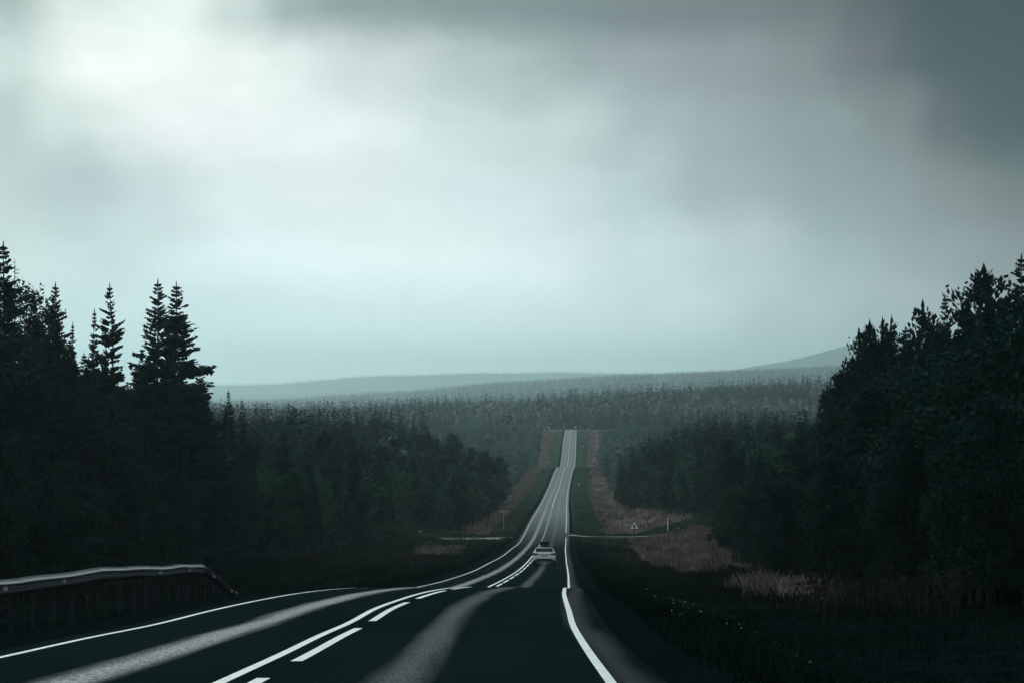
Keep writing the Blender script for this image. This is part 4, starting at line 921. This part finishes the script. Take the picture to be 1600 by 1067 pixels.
# ------------------------------------------------------------------ the white car with its roof box
def car():
    d = 203.0; x = 2.72; z = float(zr(d))+.045
    slope = math.atan((float(zr(205))-float(zr(201)))/4); yaw = -math.atan((float(xC(215))-float(xC(190)))/25)
    root = empty('car', (x, d, z)); root.rotation_euler = (slope, 0, yaw)
    tag(root, 'white hatchback driving away in the right lane, seen from behind', 'car')
    # sections along the length: y, sill z, [(half width, z) ...] ring half from bottom to top
    S = [(-2.20, [(.60, .42), (.80, .46), (.86, .62), (.87, .78), (.80, .84), (.60, .86), (.30, .87)]),
         (-2.12, [(.66, .30), (.88, .36), (.935, .60), (.94, .82), (.90, .98), (.66, 1.00), (.33, 1.01)]),
         (-1.98, [(.70, .24), (.92, .30), (.965, .58), (.965, .84), (.91, 1.05), (.70, 1.12), (.34, 1.14)]),
         (-1.72, [(.72, .22), (.93, .28), (.975, .56), (.97, .86), (.92, 1.06), (.74, 1.38), (.36, 1.42)]),
         (-1.40, [(.72, .22), (.93, .28), (.975, .56), (.97, .88), (.925, 1.04), (.70, 1.43), (.36, 1.47)]),
         (-.50, [(.72, .22), (.93, .28), (.965, .55), (.965, .86), (.92, .99), (.68, 1.45), (.36, 1.49)]),
         (.30, [(.72, .22), (.93, .28), (.965, .55), (.96, .85), (.90, .97), (.66, 1.42), (.36, 1.46)]),
         (.95, [(.72, .22), (.93, .28), (.96, .55), (.95, .84), (.88, .95), (.68, 1.08), (.36, 1.12)]),
         (1.35, [(.72, .22), (.93, .28), (.96, .55), (.95, .82), (.86, .92), (.62, .97), (.32, .99)]),
         (1.95, [(.70, .24), (.90, .30), (.93, .55), (.90, .74), (.80, .83), (.58, .87), (.30, .88)]),
         (2.20, [(.62, .30), (.78, .36), (.80, .52), (.78, .64), (.68, .72), (.5, .75), (.28, .76)])]
    mb = MB(); vs = []; m = 14
    for y, half in S:
        ring = [(-hw, y, zz) for hw, zz in half] + [(hw, y, zz) for hw, zz in reversed(half)]; vs += ring
    fs = [(i*m+k, i*m+(k+1) % m, (i+1)*m+(k+1) % m, (i+1)*m+k) for i in range(len(S)-1) for k in range(m)]
    fs += [tuple(range(m)), tuple((len(S)-1)*m+k for k in range(m-1, -1, -1))]
    mb.add(vs, fs); body = mb.build('body', M['carpaint'], root, bevel=.03)
    P = lambda n, f, mat_, par=root, bev=0: (lambda b: (f(b), b.build(n, mat_, par, bevel=bev))[1])(MB())
    # rear window: panel set proud of the sloping tailgate
    def rw(b):
        b.add([(-.74, -2.03, 1.115), (.74, -2.03, 1.115), (.66, -1.735, 1.40), (-.66, -1.735, 1.40), (-.74, -1.97, 1.115), (.74, -1.97, 1.115), (.66, -1.68, 1.40), (-.66, -1.68, 1.40)],
              [(0, 1, 2, 3), (4, 7, 6, 5), (0, 4, 5, 1), (3, 2, 6, 7), (0, 3, 7, 4), (1, 5, 6, 2)])
    g = P('rear_window', rw, M['glass']); P('wiper', lambda b: b.tube([(.0, -2.055, 1.13), (-.36, -2.03, 1.17)], .012, 5), M['plastic'], g)
    P('spoiler', lambda b: b.prism([(-.69, 1.415), (.69, 1.415), (.64, 1.475), (-.64, 1.475)], -1.88, -1.60), M['carpaint'], bev=.012)
    for s in (-1, 1):
        def sw(b, s=s):
            q = [(-1.55, 1.08), (.70, 1.01), (.25, 1.38), (-1.25, 1.40)]
            hx = lambda y, zz: (.955 - (zz-1.0)*.56)*s
            b.add([(hx(y, zz), y, zz) for y, zz in q] + [(hx(y, zz)-.03*s, y, zz) for y, zz in q], [(0, 1, 2, 3), (4, 7, 6, 5)] + [(i, i+4, (i+1) % 4+4, (i+1) % 4) for i in range(4)])
        P('side_window', sw, M['glass'])
        def tl(b, s=s):
            q = [(.38, .915), (.60, 1.0), (.95, 1.045), (.985, .94), (.92, .85), (.60, .835)]
            b.prism([(s*a_, c_) for a_, c_ in q], -2.20, -2.0)
        P('taillight', tl, M['taillight'], bev=.008)
        P('mirror', lambda b, s=s: (b.box(min(s*.94, s*1.13), max(s*.94, s*1.13), .58, .72, 1.00, 1.13)), M['plastic'], bev=.03)
        P('roof_rail', lambda b, s=s: b.tube([(s*.62, -1.45, 1.47), (s*.62, -1.35, 1.53), (s*.62, .1, 1.53), (s*.62, .25, 1.47)], .022, 6), M['plastic'])
        P('exhaust_pipe', lambda b, s=s: b.tube([(s*.56, -2.20, .33), (s*.56, -2.0, .33)], .045, 8), M['rim'])
        def refl(b, s=s): b.box(min(s*.66, s*.84), max(s*.66, s*.84), -2.215, -2.18, .52, .56)
        P('reflector', refl, M['taillight'])
    P('light_strip', lambda b: b.box(-.39, .39, -2.205, -2.08, .915, .965), M['glass'])
    P('number_plate', lambda b: b.box(-.27, .27, -2.222, -2.195, .735, .855), M['plate'], bev=.005)
    def bump_(b):
        b.prism([(-.90, .24), (.90, .24), (.93, .44), (.74, .46), (.60, .58), (-.60, .58), (-.74, .46), (-.93, .44)], -2.235, -1.98)
    bo = P('rear_bumper', bump_, M['plastic'], bev=.02)
    P('skid_plate', lambda b: b.prism([(-.55, .275), (.55, .275), (.50, .315), (-.50, .315)], -2.26, -2.236), M['plate'], bo)
    for s in (-1, 1):
        for y in (-1.35, 1.35):
            wm = MB(); wm.tube([(s*.70, y, .33), (s*.72, y, .33), (s*.92, y, .33), (s*.945, y, .33)], [.29, .33, .33, .29], 24); wh = wm.build('wheel', M['tyre'], root)
            rm = MB(); rm.tube([(s*.94, y, .33), (s*.955, y, .33)], [.21, .19], 16); rm.build('rim', M['rim'], wh)
    # crossbars and box on the roof
    P('crossbar', lambda b: b.tube([(-.70, -.95, 1.555), (.70, -.95, 1.555)], .022, 6), M['plastic'])
    P('crossbar', lambda b: b.tube([(-.70, -.15, 1.555), (.70, -.15, 1.555)], .022, 6), M['plastic'])
    bx = empty('roof_box', root.matrix_basis @ Vector((-.02, -.6, 1.585))); bx.rotation_euler = root.rotation_euler
    tag(bx, 'black rounded luggage box strapped on the roof of the white car', 'roof box')
    def shell(y0, y1, z0, z1, wmax, n=20, top=True):
        b = MB(); vs = []; ys = np.linspace(y0, y1, 9)
        for y in ys:
            e = 1-abs((y-(y0+y1)/2)/((y1-y0)/2))**5*.35
            for k in range(n):
                a = 2*math.pi*k/n; c_, s_ = math.cos(a), math.sin(a)
                xx = wmax*e*math.copysign(abs(c_)**.75, c_); zz = (z0+z1)/2 + (z1-z0)/2*e*math.copysign(abs(s_)**.75, s_); vs.append((xx, y, zz))
        fs = [(i*n+k, i*n+(k+1) % n, (i+1)*n+(k+1) % n, (i+1)*n+k) for i in range(8) for k in range(n)] + [tuple(range(n-1, -1, -1)), tuple(8*n+k for k in range(n))]
        b.add(vs, fs); return b
    shell(-.85, .95, .02, .46, .40).build('lid', M['roofbox'], bx, smooth=True)
    shell(-.80, .90, .0, .20, .37).build('tray', M['plastic'], bx, smooth=True)
    hb = MB(); hb.box(-.05, .05, -.875, -.84, .10, .15); hb.build('lock', M['plastic'], bx)
car()

# ------------------------------------------------------------------ haze
hm = bpy.data.materials.new('haze'); hm.use_nodes = True; t = hm.node_tree; t.nodes.clear()
pv = t.nodes.new('ShaderNodeVolumePrincipled'); pv.inputs['Color'].default_value = (.74, .97, 1.0, 1); pv.inputs['Density'].default_value = .000085
pv.inputs['Anisotropy'].default_value = .68
ou = t.nodes.new('ShaderNodeOutputMaterial'); t.links.new(pv.outputs[0], ou.inputs['Volume'])
zmin, zmax = float(GZ.min())-1, float(GZ.max())+18
hb = MB(); xm = float(np.abs(GX).max())+20; hb.box(-xm, xm, -150, 26030, zmin, max(zmax, 40)); ho = hb.build('haze', hm); tag(ho, kind='stuff')
